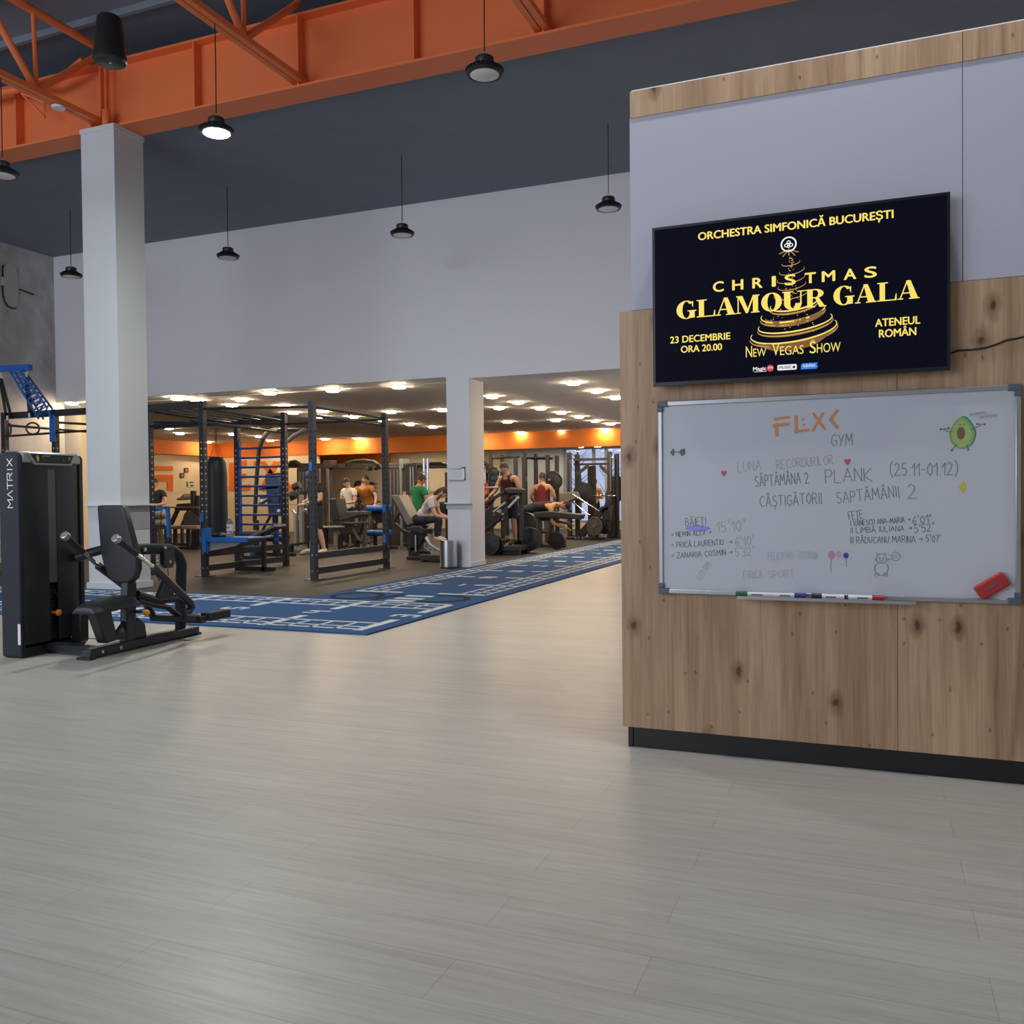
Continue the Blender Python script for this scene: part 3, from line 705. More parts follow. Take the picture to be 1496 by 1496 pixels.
# heavy fat-face title built letter by letter
def arc_strip(m, pt, c, ro, ri, a0, a1, n=28):
    for k in range(n):
        a, b = a0+(a1-a0)*k/n, a0+(a1-a0)*(k+1)/n
        q = [(c[0]+math.cos(t)*r[0], c[1]+math.sin(t)*r[1]) for t, r in ((a, ro), (b, ro), (b, ri), (a, ri))]
        m.flat([pt(*p) for p in q])
def fat(m, ch, pt):
    R = lambda a, b, c, d: m.flat([pt(a, b), pt(c, b), pt(c, d), pt(a, d)])
    Q = lambda *p: m.flat([pt(*q) for q in p])
    if ch == 'L': R(.12, 0, .40, 1); R(0, 0, 1, .06); R(0, .94, .55, 1); Q((.9, .06), (1, .06), (1, .36), (.96, .36))
    if ch == 'A': Q((.40, 1), (.60, 1), (.95, 0), (.62, 0)); Q((.42, .98), (.48, .98), (.14, 0), (.08, 0)); R(.22, .30, .7, .36); R(0, 0, .26, .06); R(.52, 0, 1, .06)
    if ch == 'M': R(.06, 0, .11, 1); R(.72, 0, .94, 1); Q((.06, 1), (.27, 1), (.55, .1), (.42, 0)); Q((.72, 1), (.78, 1), (.50, 0), (.42, 0)); R(0, 0, .2, .06); R(.64, 0, 1, .06); R(0, .94, .2, 1); R(.72, .94, 1, 1)
    if ch == 'O': arc_strip(m, pt, (.5, .5), (.5, .53), (.20, .48), 0, 2*PI)
    if ch == 'G': arc_strip(m, pt, (.5, .5), (.5, .53), (.20, .48), .75, 2*PI-.55); R(.66, .02, .92, .46); R(.56, .40, 1, .46); Q((.80, .98), (.84, .98), (.84, .62), (.78, .74))
    if ch == 'U': R(.08, .3, .36, 1); R(.80, .3, .86, 1); arc_strip(m, pt, (.47, .32), (.39, .36), (.11, .28), PI, 2*PI); arc_strip(m, pt, (.60, .32), (.26, .36), (.20, .32), -1.4, 0); R(0, .94, .48, 1); R(.68, .94, 1, 1)
    if ch == 'R': R(.10, 0, .36, 1); R(0, 0, .48, .06); R(0, .94, .5, 1); arc_strip(m, pt, (.46, .745), (.42, .255), (.16, .20), -PI/2, PI/2); R(.3, .49, .46, .55); Q((.46, .52), (.66, .50), (.92, .06), (.68, 0)); R(.68, 0, 1, .06)
def title(word, spans, ybase, hh):
    for ch, (a, b) in zip(word, spans):
        p, q = S(a, ybase(a)), S(b, ybase(b)); zb = (p[1]+q[1])/2; H = hh*0.3275*0.00293
        fat(g, ch, lambda u, v, p=p, q=q, zb=zb, H=H: (p[0]+(q[0]-p[0])*u, YS, zb+v*H))
yb = lambda x: 630-(x-178)*0.0876
title('GLAMOUR', ((178, 266), (268, 350), (352, 442), (444, 548), (556, 648), (650, 750), (752, 846)), yb, 84)
g.build('advert_word', 'gold_text', scr, smooth=False); g = MB()
title('GALA', ((878, 972), (974, 1070), (1074, 1160), (1164, 1262)), yb, 84)
g.build('advert_word', 'gold_text', scr, smooth=False)
g = MB(); c = S(678, 295); k = S(679, 295)[0]-S(678, 295)[0]
def disc_ring(m, c, ro, ri, y, n=36, sq=1.0):
    for i in range(n):
        a, b = 2*PI*i/n, 2*PI*(i+1)/n
        m.flat([(c[0]+math.cos(t)*r, y, c[1]+math.sin(t)*r*sq) for t, r in ((a, ro), (b, ro), (b, ri), (a, ri))])
disc_ring(g, c, 36*k, 29*k, YS)
for dx, dy, r in ((0, 9, 9), (-11, -4, 9), (11, -4, 9), (0, -10, 7), (0, 0, 7)): disc_ring(g, (c[0]+dx*k, c[1]+dy*k), r*k, (r-4)*k, YS)
a, b = S(520, 860), S(578, 858); put_text(g, 'Magic', a[0], b[0], a[1], 17*k, YS, 0.03)
a, b = S(523, 866), S(580, 864); g.flat([(a[0], YS, a[1]), (b[0], YS, a[1]), (b[0], YS, a[1]+2*k), (a[0], YS, a[1]+2*k)])
a, b = S(628, 859), S(715, 832); g.flat([(a[0]+q*k, YS, z) for q, z in ((4, a[1]), (83, a[1]), (87, a[1]+4*k), (87, a[1]+22*k), (83, a[1]+26*k), (4, a[1]+26*k), (0, a[1]+22*k), (0, a[1]+4*k))])
g.build('sponsor_marks', 'screen_white', scr, smooth=False)
g = MB(); c = S(596, 848); g.flat([(c[0]+math.cos(i*PI/12)*16*k, YS, c[1]+math.sin(i*PI/12)*16*k) for i in range(24)]); g.build('red_mark', 'screen_red', scr, smooth=False)
g = MB(); a = S(733, 854); g.flat([(a[0]+q*k, YS, a[1]+z*k) for q, z in ((0, 0), (68, 0), (76, 10), (70, 16), (74, 28), (6, 28), (0, 20))]); g.build('blue_mark', 'screen_blue', scr, smooth=False)
g = MB(); a, b = S(587, 853), S(606, 853); put_text(g, 'FM', a[0], b[0], a[1], 12*k, YS-0.0003, 0.0)
a, b = S(742, 844), S(798, 844); put_text(g, 'iabilet', a[0], b[0], a[1], 15*k, YS-0.0003, 0.0); g.build('mark_words', 'screen_white', scr, smooth=False)
g = MB(); a, b = S(636, 852), S(692, 851); put_text(g, 'MUSIC', a[0], b[0], a[1], 13*k, YS-0.0003, 0.02); disc_ring(g, S(702, 843), 6*k, 0, YS-0.0003, 16); g.build('dark_words', 'screen_black', scr, smooth=False)
# cable to the right of it
pts = [AY(x, y, YW-0.006) for x, y in ((1387, 517), (1400, 512), (1420, 511), (1440, 508), (1456, 503), (1470, 497), (1483, 495), (1500, 491), (1530, 486))]
tag(MB().tube(pts, 0.0045, 8).build('power_cable', 'cable_black'), 'thin black cable running right from the television across the oak panel', 'cable')

# ---------------------------------------------------------------- whiteboard
YBd = 4.255
bx0, bx1, bz0, bz1 = -0.943, 0.588, 0.772, 1.693
wb = thing('whiteboard', 'wide whiteboard with handwritten plank results and small drawings', 'whiteboard', ((bx0+bx1)/2, YBd, bz0))
surf = MB().box((bx0+0.012, YBd, bz0+0.012), (bx1-0.012, YW-0.001, bz1-0.012)).build('writing_surface', 'board_white', wb, smooth=False)
for nm, a, b in (('frame_rail', (bx0+0.03, bz0), (bx1-0.03, bz0+0.02)), ('frame_rail', (bx0+0.03, bz1-0.022), (bx1-0.03, bz1)), ('frame_rail', (bx0, bz0+0.03), (bx0+0.02, bz1-0.03)), ('frame_rail', (bx1-0.02, bz0+0.03), (bx1, bz1-0.03))):
    MB().box((a[0], YBd-0.009, a[1]), (b[0], YW-0.001, b[1])).build(nm, 'aluminium', wb, bevel=0.003)
for x, sx in ((bx0, 1), (bx1, -1)):
    for z, sz in ((bz0, 1), (bz1, -1)):
        m = MB(); m.box((x-sx*0.003, YBd-0.012, z-sz*0.003), (x+sx*0.048, YW-0.001, z+sz*0.026)); m.box((x-sx*0.003, YBd-0.012, z+sz*0.026), (x+sx*0.024, YW-0.001, z+sz*0.05)); m.build('corner_cap', 'corner_grey', wb, bevel=0.003)
pa, pb = AY(1078, 872, YBd-0.03), AY(1337, 878, YBd-0.03)
tz = bz0-0.004
m = MB().box((pa[0], YBd-0.065, tz-0.006), (pb[0], YBd-0.008, tz)); m.box((pa[0], YBd-0.065, tz), (pb[0], YBd-0.062, tz+0.008)); m.build('pen_tray', 'aluminium', wb)
YI = YBd-0.0006
def W(X, Y):
    p = AY(940+X*0.3717, 550+Y*0.3717, YBd); return p[0], p[2]
kW = 0.3717*0.0036/1.03
random.seed(11)
def lines(name, material, items, w=0.0032):
    for tx, X0, Y0, X1, Y1, h in items:
        m = MB(); handwrite(m, tx, W(X0, Y0), W(X1, Y1), h*kW, YI, w); m.build(name, material, surf, smooth=False)
lines('heading_line', 'ink_grey', [('SĂPTĂMÂNA 2', 440, 434, 655, 417, 38), ('PLANK', 716, 418, 908, 410, 46), ('(25.11-01.12)', 968, 392, 1242, 385, 42), ('CÂȘTIGĂTORII', 458, 514, 706, 500, 38), ('SAPTĂMÂNII', 760, 498, 1012, 474, 38), ('2', 1040, 478, 1084, 476, 48), ('GYM', 738, 275, 828, 272, 40)], 0.0034)
lines('faded_line', 'ink_faint', [('LUNA', 372, 376, 470, 368, 36), ('RECORDURILOR', 524, 364, 750, 344, 32), ("15'10\"", 288, 612, 408, 606, 38), ("6'10'", 360, 668, 440, 664, 34), ("5'32'", 362, 708, 440, 702, 30)], 0.0030)
lines('name_line', 'ink_dark', [('= NEMIN ALEX >', 112, 632, 270, 620, 18), ('= PRICĂ LAURENTIU  >', 112, 674, 352, 660, 20), ('= ZANARIA COSMIN >', 112, 716, 354, 700, 20), ('I VÂNESCU ANA-MARIA >', 814, 588, 1052, 572, 18), ("6'01\"", 1058, 582, 1140, 574, 26), ('II LIMBĂ IULIANA >', 814, 616, 1060, 606, 18), ("5'52\"", 1066, 614, 1150, 608, 26), ("III RĂDUCANU MARINA > 5'07'", 812, 656, 1172, 650, 22), ('BĂIEȚI:', 166, 588, 256, 584, 28), ('FETE:', 808, 564, 872, 556, 28)], 0.0024)
lines('teal_word', 'ink_pale_teal', [('FELICITARI', 490, 722, 590, 718, 26), ('TUTUROR !', 606, 718, 700, 716, 26)], 0.0028)
lines('faded_word', 'ink_pale_red', [('FLEX GYM', 228, 802, 268, 736, 22), ('EVRICA', 394, 794, 470, 792, 28), ('SPORT', 490, 794, 600, 790, 26)], 0.0028)
m = MB(); P2 = lambda *q: [W(*p) for p in q]
for pts, w in ((((517, 168), (572, 160)), .013), (((512, 194), (570, 187)), .015), (((523, 188), (525, 232)), .016), (((600, 158), (601, 220)), .016), (((596, 216), (650, 211)), .013), (((626, 168), (632, 168)), .009), (((627, 190), (633, 190)), .009), (((668, 146), (712, 206)), .012), (((706, 144), (666, 213)), .012), (((762, 134), (736, 170), (762, 201)), .014)): ribbon(m, P2(*pts), YI, w)
m.build('orange_logo_letters', 'ink_orange', surf, smooth=False)
def blob(X, Y, rx, ry, material, name, egg=0.0, y=None):
    c = W(X, Y); m = MB()
    m.flat([(c[0]+math.cos(a)*rx*kW*(1-egg*max(0, math.sin(a))), YI if y is None else y, c[1]+math.sin(a)*ry*kW) for a in [2*PI*i/28 for i in range(28)]])
    return m.build(name, material, surf, smooth=False)
blob(1258, 220, 38, 54, 'ink_teal', 'avocado_rim', 0.35, YI-0.0000); blob(1252, 222, 38, 53, 'ink_green', 'avocado_skin', 0.35, YI-0.0002); blob(1250, 224, 30, 45, 'ink_light_green', 'avocado_flesh', 0.35, YI-0.0004); blob(1248, 223, 12, 21, 'ink_brown', 'avocado_stone', 0, YI-0.0006)
m = MB(); YI -= 0.0008
for pts in (((1217, 218), (1196, 216), (1178, 208)), ((1166, 208), (1200, 204)), ((1290, 208), (1318, 196), (1328, 188)), ((1310, 187), (1342, 188)), ((1232, 266), (1218, 282), (1212, 290)), ((1270, 268), (1274, 280), (1280, 288)), ((1240, 188), (1250, 192)), ((1256, 190), (1264, 186))): ribbon(m, P2(*pts), YI, .0028)
for X, Y in ((1168, 208), (1200, 204), (1312, 187), (1340, 188), (1212, 290), (1276, 288)): c = W(X, Y); m.flat([(c[0]+math.cos(i*PI/4)*.0045, YI, c[1]+math.sin(i*PI/4)*.0045) for i in range(8)])
m.build('avocado_limbs', 'ink_dark', surf, smooth=False)
lines('speech_line', 'ink_faint', [('MAI ANTRENA', 1282, 155, 1348, 146, 8), ('MAI PUTERNIC', 1322, 166, 1394, 156, 8)], 0.0016)
def heart(X, Y, s):
    c = W(X, Y); return [(c[0]+s*kW*x, YI, c[1]+s*kW*z) for x, z in ((0, -1.1), (.8, -.1), (1, .5), (.75, .95), (.35, .95), (0, .5), (-.35, .95), (-.75, .95), (-1, .5), (-.8, -.1))]
m = MB(); m.flat(heart(316, 381, 10)); m.flat(heart(802, 336, 11)); m.build('red_hearts', 'ink_red', surf, smooth=False)
blob(739, 701, 11, 14, 'ink_pink', 'pink_balloon'); blob(768, 698, 9, 12, 'ink_pale_red', 'faded_balloon'); blob(796, 704, 9, 10, 'ink_blue', 'blue_balloon')
m = MB()
for pts in (((739, 716), (736, 740), (737, 768)), ((796, 714), (798, 748)), ((812, 688), (815, 686)), ((816, 713), (818, 716)), ((780, 738), (785, 739))): ribbon(m, P2(*pts), YI, .0022)
m.build('balloon_strings', 'ink_grey', surf, smooth=False)
c = W(1256, 436); MB().flat([(c[0]+dx*kW, YI, c[1]+dz*kW) for dx, dz in ((0, -20), (10, 0), (2, 22), (-12, 2))]).build('yellow_spark', 'ink_yellow', surf, smooth=False)
m = MB(); ribbon(m, P2((120, 298), (158, 295)), YI, .004)
for X, s in ((118, 1), (152, 1)): ribbon(m, P2((X-10, 298), (X, 287)), YI, .006); ribbon(m, P2((X, 287), (X, 309)), YI, .008); ribbon(m, P2((X-10, 298), (X, 309)), YI, .006)
ribbon(m, P2((160, 286), (160, 306)), YI, .008); m.build('dumbbell_drawing', 'ink_dark', surf, smooth=False)
m = MB()
def loop(X, Y, rx, ry, a0=0, a1=2*PI, n=20): ribbon(m, [W(X+math.cos(a0+(a1-a0)*i/n)*rx, Y+math.sin(a0+(a1-a0)*i/n)*ry) for i in range(n+1)], YI, .0022)
loop(935, 716, 20, 18); loop(935, 756, 27, 26); loop(918, 778, 9, 6); loop(951, 778, 9, 6); loop(921, 700, 6, 6, PI, 2*PI); loop(949, 700, 6, 6, PI, 2*PI); loop(992, 707, 17, 17)
loop(928, 714, 3, 2); loop(942, 714, 3, 2); loop(935, 720, 6, 5, 0, PI); loop(913, 752, 5, 12, PI/2, 1.5*PI); loop(957, 752, 5, 12, -PI/2, PI/2)
for pts in (((905, 716), (918, 720)), ((906, 726), (918, 724)), ((952, 720), (966, 716)), ((952, 724), (966, 726)), ((962, 698), (970, 702)), ((964, 720), (978, 718)), ((982, 704), (1002, 700)), ((984, 712), (1000, 710))): ribbon(m, P2(*pts), YI, .002)
m.build('cat_drawing', 'ink_grey', surf, smooth=False)
c = W(214, 597); m = MB(); m.flat([(c[0]+math.cos(a)*46*kW, YBd-0.0003, c[1]+math.sin(a)*12*kW) for a in [2*PI*i/24 for i in range(24)]]); m.build('violet_smear', 'ink_smudge', surf, smooth=False)
# pens on the tray, each lying along it
def pen(xa, xb, cap, lab, capleft=True):
    y = YBd-0.035; z = tz+0.0145; r = 0.0118
    t = thing('whiteboard_marker', lab, 'marker', ((xa+xb)/2, y, tz), group='whiteboard markers on the tray')
    L = xb-xa; s = (lambda q: xa+q*L) if capleft else (lambda q: xb-q*L)
    MB().cyl((s(.30), y, z), (s(.96), y, z), r, 14).build('barrel', 'pen_white', t)
    m = MB().cyl((s(0), y, z), (s(.31), y, z), r*1.14, 14); m.build('cap', cap, t)
    MB().cyl((s(.96), y, z), (s(1), y, z), r*0.95, 14).build('end_plug', cap, t)
    MB().box((s(.42), y-r-0.0006, z-0.003), (s(.72), y-r+0.002, z+0.003)).build('print', 'ink_dark', t)
U = lambda X: W(X, 860)[0]
pen(U(368), U(514), 'pen_green', 'whiteboard marker with a green cap, leftmost on the tray')
pen(U(500), U(640), 'pen_blue', 'whiteboard marker with a blue cap at its right end', False)
pen(U(662), U(796), 'pen_black', 'whiteboard marker with a black cap in the middle of the tray')
pen(U(800), U(944), 'pen_red', 'whiteboard marker with a red cap, rightmost on the tray', False)
ec = Vector(AY(1449, 856, YBd-0.02)); et = thing('board_eraser', 'red felt board eraser stuck tilted at the lower right of the whiteboard', 'eraser', ec)
R = Matrix.Rotation(math.radians(-34), 4, 'Y')
m = MB().box((-0.065, -0.014, -0.032), (0.065, 0.014, 0.032)); m.v = [tuple((R @ Vector(p))) for p in m.v]; m.build('body', 'eraser_red', et, bevel=0.008, local=True)
m = MB().box((-0.06, 0.012, -0.028), (0.06, 0.0195, 0.028)); m.v = [tuple((R @ Vector(p))) for p in m.v]; m.build('felt_pad', 'felt', et, local=True)
m = MB().box((-0.022, -0.0152, -0.004), (0.026, -0.013, 0.004)); m.v = [tuple((R @ Vector(p))) for p in m.v]; m.build('print', 'ink_dark', et, local=True)

# ---------------------------------------------------------------- high-bay pendants, speaker
def pendant(X, Y):
    t = thing('pendant_lamp', 'x', 'lamp', (X, Y, 5.25), group='high-bay pendant lamps')
    MB().tube([(X, Y, 6.44), (X+0.004, Y, 6.0), (X, Y, 5.462)], 0.006, 6).build('cable', 'cable_black', t)
    m = MB().tube([(X+math.cos(a)*0.016, Y, 5.437+math.sin(a)*0.028) for a in [2*PI*i/14 for i in range(14)]], 0.004, 6, closed=True); m.build('hook', 'steel', t)
    m = MB().lathe([(0.085, 0.095), (0.09, 0.105), (0.09, 0.16), (0.078, 0.172)], (X, Y, 5.24), 24); m.build('driver_box', 'dark_plastic', t)
    m = MB().lathe([(0.135, 0.004), (0.165, 0.004), (0.178, 0.02), (0.172, 0.045), (0.13, 0.08), (0.10, 0.10)], (X, Y, 5.24), 32)
    for i in range(28):
        a = 2*PI*i/28; d = Vector((math.cos(a), math.sin(a), 0)); c = Vector((X, Y, 5.24))
        m.bar(c+d*0.10+Vector((0, 0, .085)), c+d*0.178+Vector((0, 0, .035)), 0.035, 0.006)
    m.build('housing', 'dark_plastic', t)
    MB().lathe([(0.0, -0.016), (0.08, -0.012), (0.13, 0.0), (0.14, 0.005)], (X, Y, 5.24), 32).build('lens', 'lens_off', t)
    return t
lit = pendant(-6.62, 7.93); lit['label'] = 'lit high-bay pendant lamp, the only one shining'
for ch in lit.children:
    if ch.name.startswith('lens'): lens_lit = ch
ref = dup(lit, (-3.38, 7.84, 5.25), label='dark high-bay pendant lamp in front of the orange girder, nearest the partition')
for ch in ref.children:
    ch.name = ch.name
    if ch.name.startswith('lens'): ch.data = ch.data.copy(); off_mesh = ch.data
lens_lit.data = lens_lit.data.copy(); lens_lit.data.materials[0] = MATS['lens_on']
for x, y, lab in ((-9.88, 7.92, 'dark high-bay pendant lamp cut by the left edge, below the girder'), (-9.88, 12.07, 'dark high-bay pendant lamp just right of the white column'), (-6.62, 12.11, 'dark high-bay pendant lamp in the middle of the white wall'), (-3.38, 12.17, 'dark high-bay pendant lamp beside the edge of the partition'), (-13.25, 11.95, 'dark high-bay pendant lamp half hidden behind the white column')):
    r = dup(ref, (x, y, 5.25), label=lab)
for k, x in enumerate((-6.62, -3.38, -0.12, 3.12)):  # unseen lit lamps above the view, added to brighten the front hall
    r = dup(ref, (x, 3.72, 5.25), label='added unseen pendant lamp lighting the front floor of the hall, %s from the left' % ('first', 'second', 'third', 'fourth')[k], group='added unseen lamps lighting the front floor')
    for ch in r.children:
        if ch.name.startswith('lens'): ch.data = ch.data.copy(); ch.data.materials[0] = MATS['lens_fill']
sx, sy, sz = -6.62, 6.46, 5.36
sp = thing('pendant_speaker', 'dark bucket-shaped loudspeaker hanging on a cable at upper left', 'speaker', (sx, sy, sz))
MB().tube([(sx-0.01, sy, 7.74), (sx-0.01, sy, 6.8), (sx, sy, 5.78)], 0.004, 6).build('cable', 'steel', sp)
MB().lathe([(0.140, 0.0), (0.152, 0.015), (0.150, 0.04), (0.112, 0.40), (0.095, 0.425)], (sx, sy, sz), 36).build('cabinet', 'plinth', sp)
MB().lathe([(0.0, -0.012), (0.10, -0.008), (0.140, 0.003)], (sx, sy, sz), 36).build('grille', 'shroud', sp)
MB().box((sx+0.01, sy-0.02, sz-0.016), (sx+0.03, sy-0.012, sz-0.009)).build('badge', 'white_plastic', sp)

# ---------------------------------------------------------------- recessed downlights of the low gym
def downlight(x, y):
    t = thing('downlight', 'round warm recessed downlight shining in the low gym ceiling', 'light', (x, y, ZC), group='gym downlights')
    MB().lathe([(0.125, -0.006), (0.145, -0.006), (0.15, 0.0)], (x, y, ZC-0.001), 24).build('trim_ring', 'trim_ring', t)
    MB().lathe([(0.0, -0.046), (0.09, -0.044), (0.118, -0.034), (0.124, -0.006)], (x, y, ZC-0.001), 24).build('lens', 'downlight_on', t)
    return t
dl0 = None
for px, py in ((259, 581), (288, 584), (339, 591), (353, 583), (394, 573), (415, 592), (247, 625), (263, 632.5), (253, 644.5), (303, 645.5), (340, 633.5), (379, 637), (395, 643), (428, 602), (472, 600), (486, 569), (583, 564), (571, 601), (599, 619), (633, 623), (647, 598), (619, 637.5), (522, 640), (475, 641), (559, 613), (469, 608), (516, 608), (719, 578.5), (757, 587), (729, 595), (790, 595.5), (741.5, 615.5), (820, 602), (812, 613), (846, 608), (870, 614), (892, 618.5), (872, 570.5), (900, 580), (838, 558.5), (695, 632), (761, 631.5), (821, 629.5), (883, 626.5), (105, 588), (108, 621), (106, 635)):
    q = AZ(px, py, ZC)
    if dl0 is None: dl0 = downlight(q[0], q[1])
    else: dup(dl0, (q[0], q[1], ZC))
for k in range(6):
    dup(dl0, (-2.9+2.6*(k % 2), 16.2+3.6*(k//2), ZC))
# small lights under the recess beyond the orange band
MB_ = None
for k, (px, py) in enumerate(((580, 659), (614, 658), (646, 657), (740, 655), (776, 654.5), (808, 654), (849, 653), (858, 651.5), (873, 652.5))):
    q = AY(px, py, 29.6)
    t = thing('downlight', 'small warm spotlight in the recess behind the orange band', 'light', q, group='small spotlights behind the band')
    MB().lathe([(0.11, -0.006), (0.135, 0.0)], q, 18).build('trim_ring', 'trim_ring', t)
    MB().lathe([(0.0, -0.012), (0.10, -0.012), (0.11, -0.004)], q, 18).build('lens', 'downlight_on', t)
    MB().cyl((q[0], q[1], q[2]), (q[0], q[1], ZC), 0.02, 8).build('stem', 'trim_ring', t)

# ---------------------------------------------------------------- the training rig
rig = thing('training_rig', 'black steel training rig with monkey bars, blue wall bars and blue boom', 'training rig', (-9.9, 12.5, 0))
PW = 0.088
def upright(x, y, h):
    m = MB(); m.box((x-PW/2, y-PW/2, 0.012), (x+PW/2, y+PW/2, h), 0); 
    z = 0.55
    while z < h-0.35:
        if h > 2.7 or z < 2.3: m.box((x-0.012, y-PW/2-0.0012, z-0.012), (x+0.012, y-PW/2, z+0.012), 1 if 0.9 < z < 2.25 else 2); m.box((x+PW/2, y-0.012, z-0.012), (x+PW/2+0.0012, y+0.012, z+0.012), 1 if 0.9 < z < 2.25 else 2)
        z += 0.1
    o = m.build('upright', ['rig_steel', 'hole_light' if x < -9 else 'turf_black', 'turf_black'], rig, smooth=False)
    b = MB(); b.box((x-0.11, y-0.11, 0.006), (x+0.11, y+0.11, 0.016)); b.build('base_plate', 'black_steel', o)
    b = MB()
    for z in (0.14, 0.38): b.cyl((x, y-PW/2-0.008, z), (x, y-PW/2, z), 0.013, 10); b.cyl((x+PW/2, y, z), (x+PW/2+0.008, y, z), 0.013, 10)
    b.build('bolts', 'steel', o)
UP = [(-7.8, 11.38, 2.70), (-7.84, 13.62, 2.71), (-9.9, 11.42, 2.81), (-9.93, 13.6, 2.81), (-11.0, 11.42, 2.80), (-11.03, 13.65, 2.76), (-13.1, 11.42, 2.82), (-13.15, 13.65, 2.80), (-14.32, 11.42, 2.82), (-14.4, 13.65, 2.8)]
for u in UP: upright(*u)
def beam(a, b, w=0.09, d=0.08, name='crossbeam', mt='rig_steel'): MB().bar(a, b, w, d).build(name, mt, rig, smooth=False)
def pipe(a, b, r=0.02, name='pull_up_bar'): MB().tube([a, b], r, 10).build(name, 'black_steel', rig)
beam((-11.0, 11.42, 2.75), (-9.9, 11.42, 2.76), 0.11); beam((-14.32, 11.42, 2.76), (-11.05, 11.42, 2.76), 0.11)
beam((-14.4, 13.65, 2.66), (-9.93, 13.6, 2.70), 0.10)
pipe((-9.9, 11.42, 2.69), (-7.8, 11.38, 2.62)); pipe((-9.93, 13.6, 2.60), (-7.84, 13.62, 2.60))
pipe((-7.8, 11.38, 2.62), (-7.84, 13.62, 2.62)); pipe((-7.8, 11.38, 2.49), (-7.84, 13.62, 2.49)); pipe((-7.82, 12.45, 2.49), (-7.82, 12.45, 2.62), 0.012, 'bar_link')
pipe((-9.9, 11.42, 2.70), (-9.93, 13.6, 2.66), 0.022); pipe((-9.92, 11.42, 2.47), (-9.93, 13.6, 2.45)); pipe((-9.9, 12.6, 2.46), (-9.9, 12.6, 2.68), 0.012, 'bar_link')
pipe((-11.0, 11.42, 2.70), (-11.03, 13.65, 2.66), 0.022); pipe((-11.02, 11.42, 2.45), (-9.92, 11.42, 2.47)); pipe((-11.0, 11.42, 2.52), (-9.93, 13.6, 2.60), 0.016)
pipe((-14.3, 11.42, 2.40), (-11.02, 11.42, 2.45), 0.02); pipe((-13.1, 11.42, 2.60), (-13.15, 13.65, 2.66), 0.022); pipe((-14.32, 11.42, 2.6), (-14.4, 13.65, 2.6), 0.022)
for k in range(4): x = -10.85+k*0.27; pipe((x, 11.42, 2.72), (x-0.06, 13.63, 2.68), 0.013, 'monkey_bar')
for (x0, y0, x1, y1) in ((-7.8, 11.38, -7.84, 13.62), (-9.9, 11.42, -9.93, 13.6)):
    for z in (0.135, 0.365): beam((x0, y0+0.03, z), (x1, y1-0.03, z), 0.10, 0.06, 'lower_rail')
# wall bars between the rear uprights
for x in (-10.95, -9.99): MB().box((x-0.02, 13.58, 0.35), (x+0.02, 13.64, 2.32)).build('wall_bar_side', 'bar_blue', rig, smooth=False)
for k in range(10): z = 2.18-k*0.177; MB().cyl((-10.95, 13.6, z), (-9.99, 13.6, z), 0.02, 10).build('wall_bar', 'bar_blue', rig)
# blue lattice boom with its mast sleeve and cross beam
bm_ = MB().box((-13.16, 11.35, 2.26), (-13.04, 11.365, 2.72)).build('boom_sleeve', 'rig_blue', rig, smooth=False)
q = lambda x, y: Vector(AY(x, y, 11.30))
m = MB()
A0, A1, B0, B1 = q(71, 597), q(58, 612), q(30, 541), q(15, 541)
for yy in (11.28, 11.38):
    o = Vector((0, yy-11.30, 0)); m.bar(A0+o, B0+o, 0.03, 0.02); m.bar(A1+o, B1+o, 0.03, 0.02)
    for k in range(9):
        f0, f1 = k/9, (k+0.5)/9; m.bar(A0.lerp(B0, f0)+o, A1.lerp(B1, f1)+o, 0.016, 0.01); m.bar(A1.lerp(B1, f1)+o, A0.lerp(B0, (k+1)/9)+o, 0.016, 0.01)
m.build('lattice_boom', 'rig_blue', rig, smooth=False)
MB().bar(q(70, 600)+Vector((0, 0.04, 0)), Vector((-13.1, 11.38, 2.55)), 0.05, 0.05).build('boom_foot', 'rig_blue', rig, smooth=False)
a, b = q(-60, 541), q(42, 536.5); MB().bar(a+Vector((0, .03, 0)), b+Vector((0, .03, 0)), 0.105, 0.09).build('boom_crossbeam', 'rig_blue', rig, smooth=False)
# gymnastic rings on straps
def rings(xt, yt, pts, c, rz, lab, w):
    t = thing('gymnastic_ring', lab, 'gymnastic ring', AY(c[0], c[1], 11.33), group='gymnastic rings')
    top, bot = Vector(AY(xt, yt, 11.33)), Vector(AY(pts[0], pts[1], 11.33)); cc = Vector(AY(c[0], c[1], 11.33))
    m = MB()
    for s in (-1, 1): m.bar(top+Vector((s*w*0.2, 0, 0)), bot+Vector((s*w, 0, 0)), 0.012, 0.055)
    m.build('strap', 'cable_black', t)
    MB().box((bot.x-0.02, bot.y-0.035, bot.z-0.05), (bot.x+0.02, bot.y-0.025, bot.z+0.03)).build('strap_tag', 'label_white', t)
    m = MB(); m.tube([cc+Vector((math.cos(a)*0.10*math.cos(rz), math.cos(a)*0.10*math.sin(rz), math.sin(a)*0.10)) for a in [2*PI*i/28 for i in range(28)]], 0.016, 8, closed=True); m.build('ring', 'black_steel', t)
    MB().bar(top, top+Vector((0, 0, 0.09)), 0.02, 0.05).build('carabiner', 'steel', t)
rings(38, 551, (45, 606), (48, 626), 0.885, 'black gymnastic ring hanging face-on from the blue boom', 0.03)
rings(1, 553, (13, 610), (14, 627), 2.25, 'black gymnastic ring seen nearly edge-on at the left edge', 0.06)
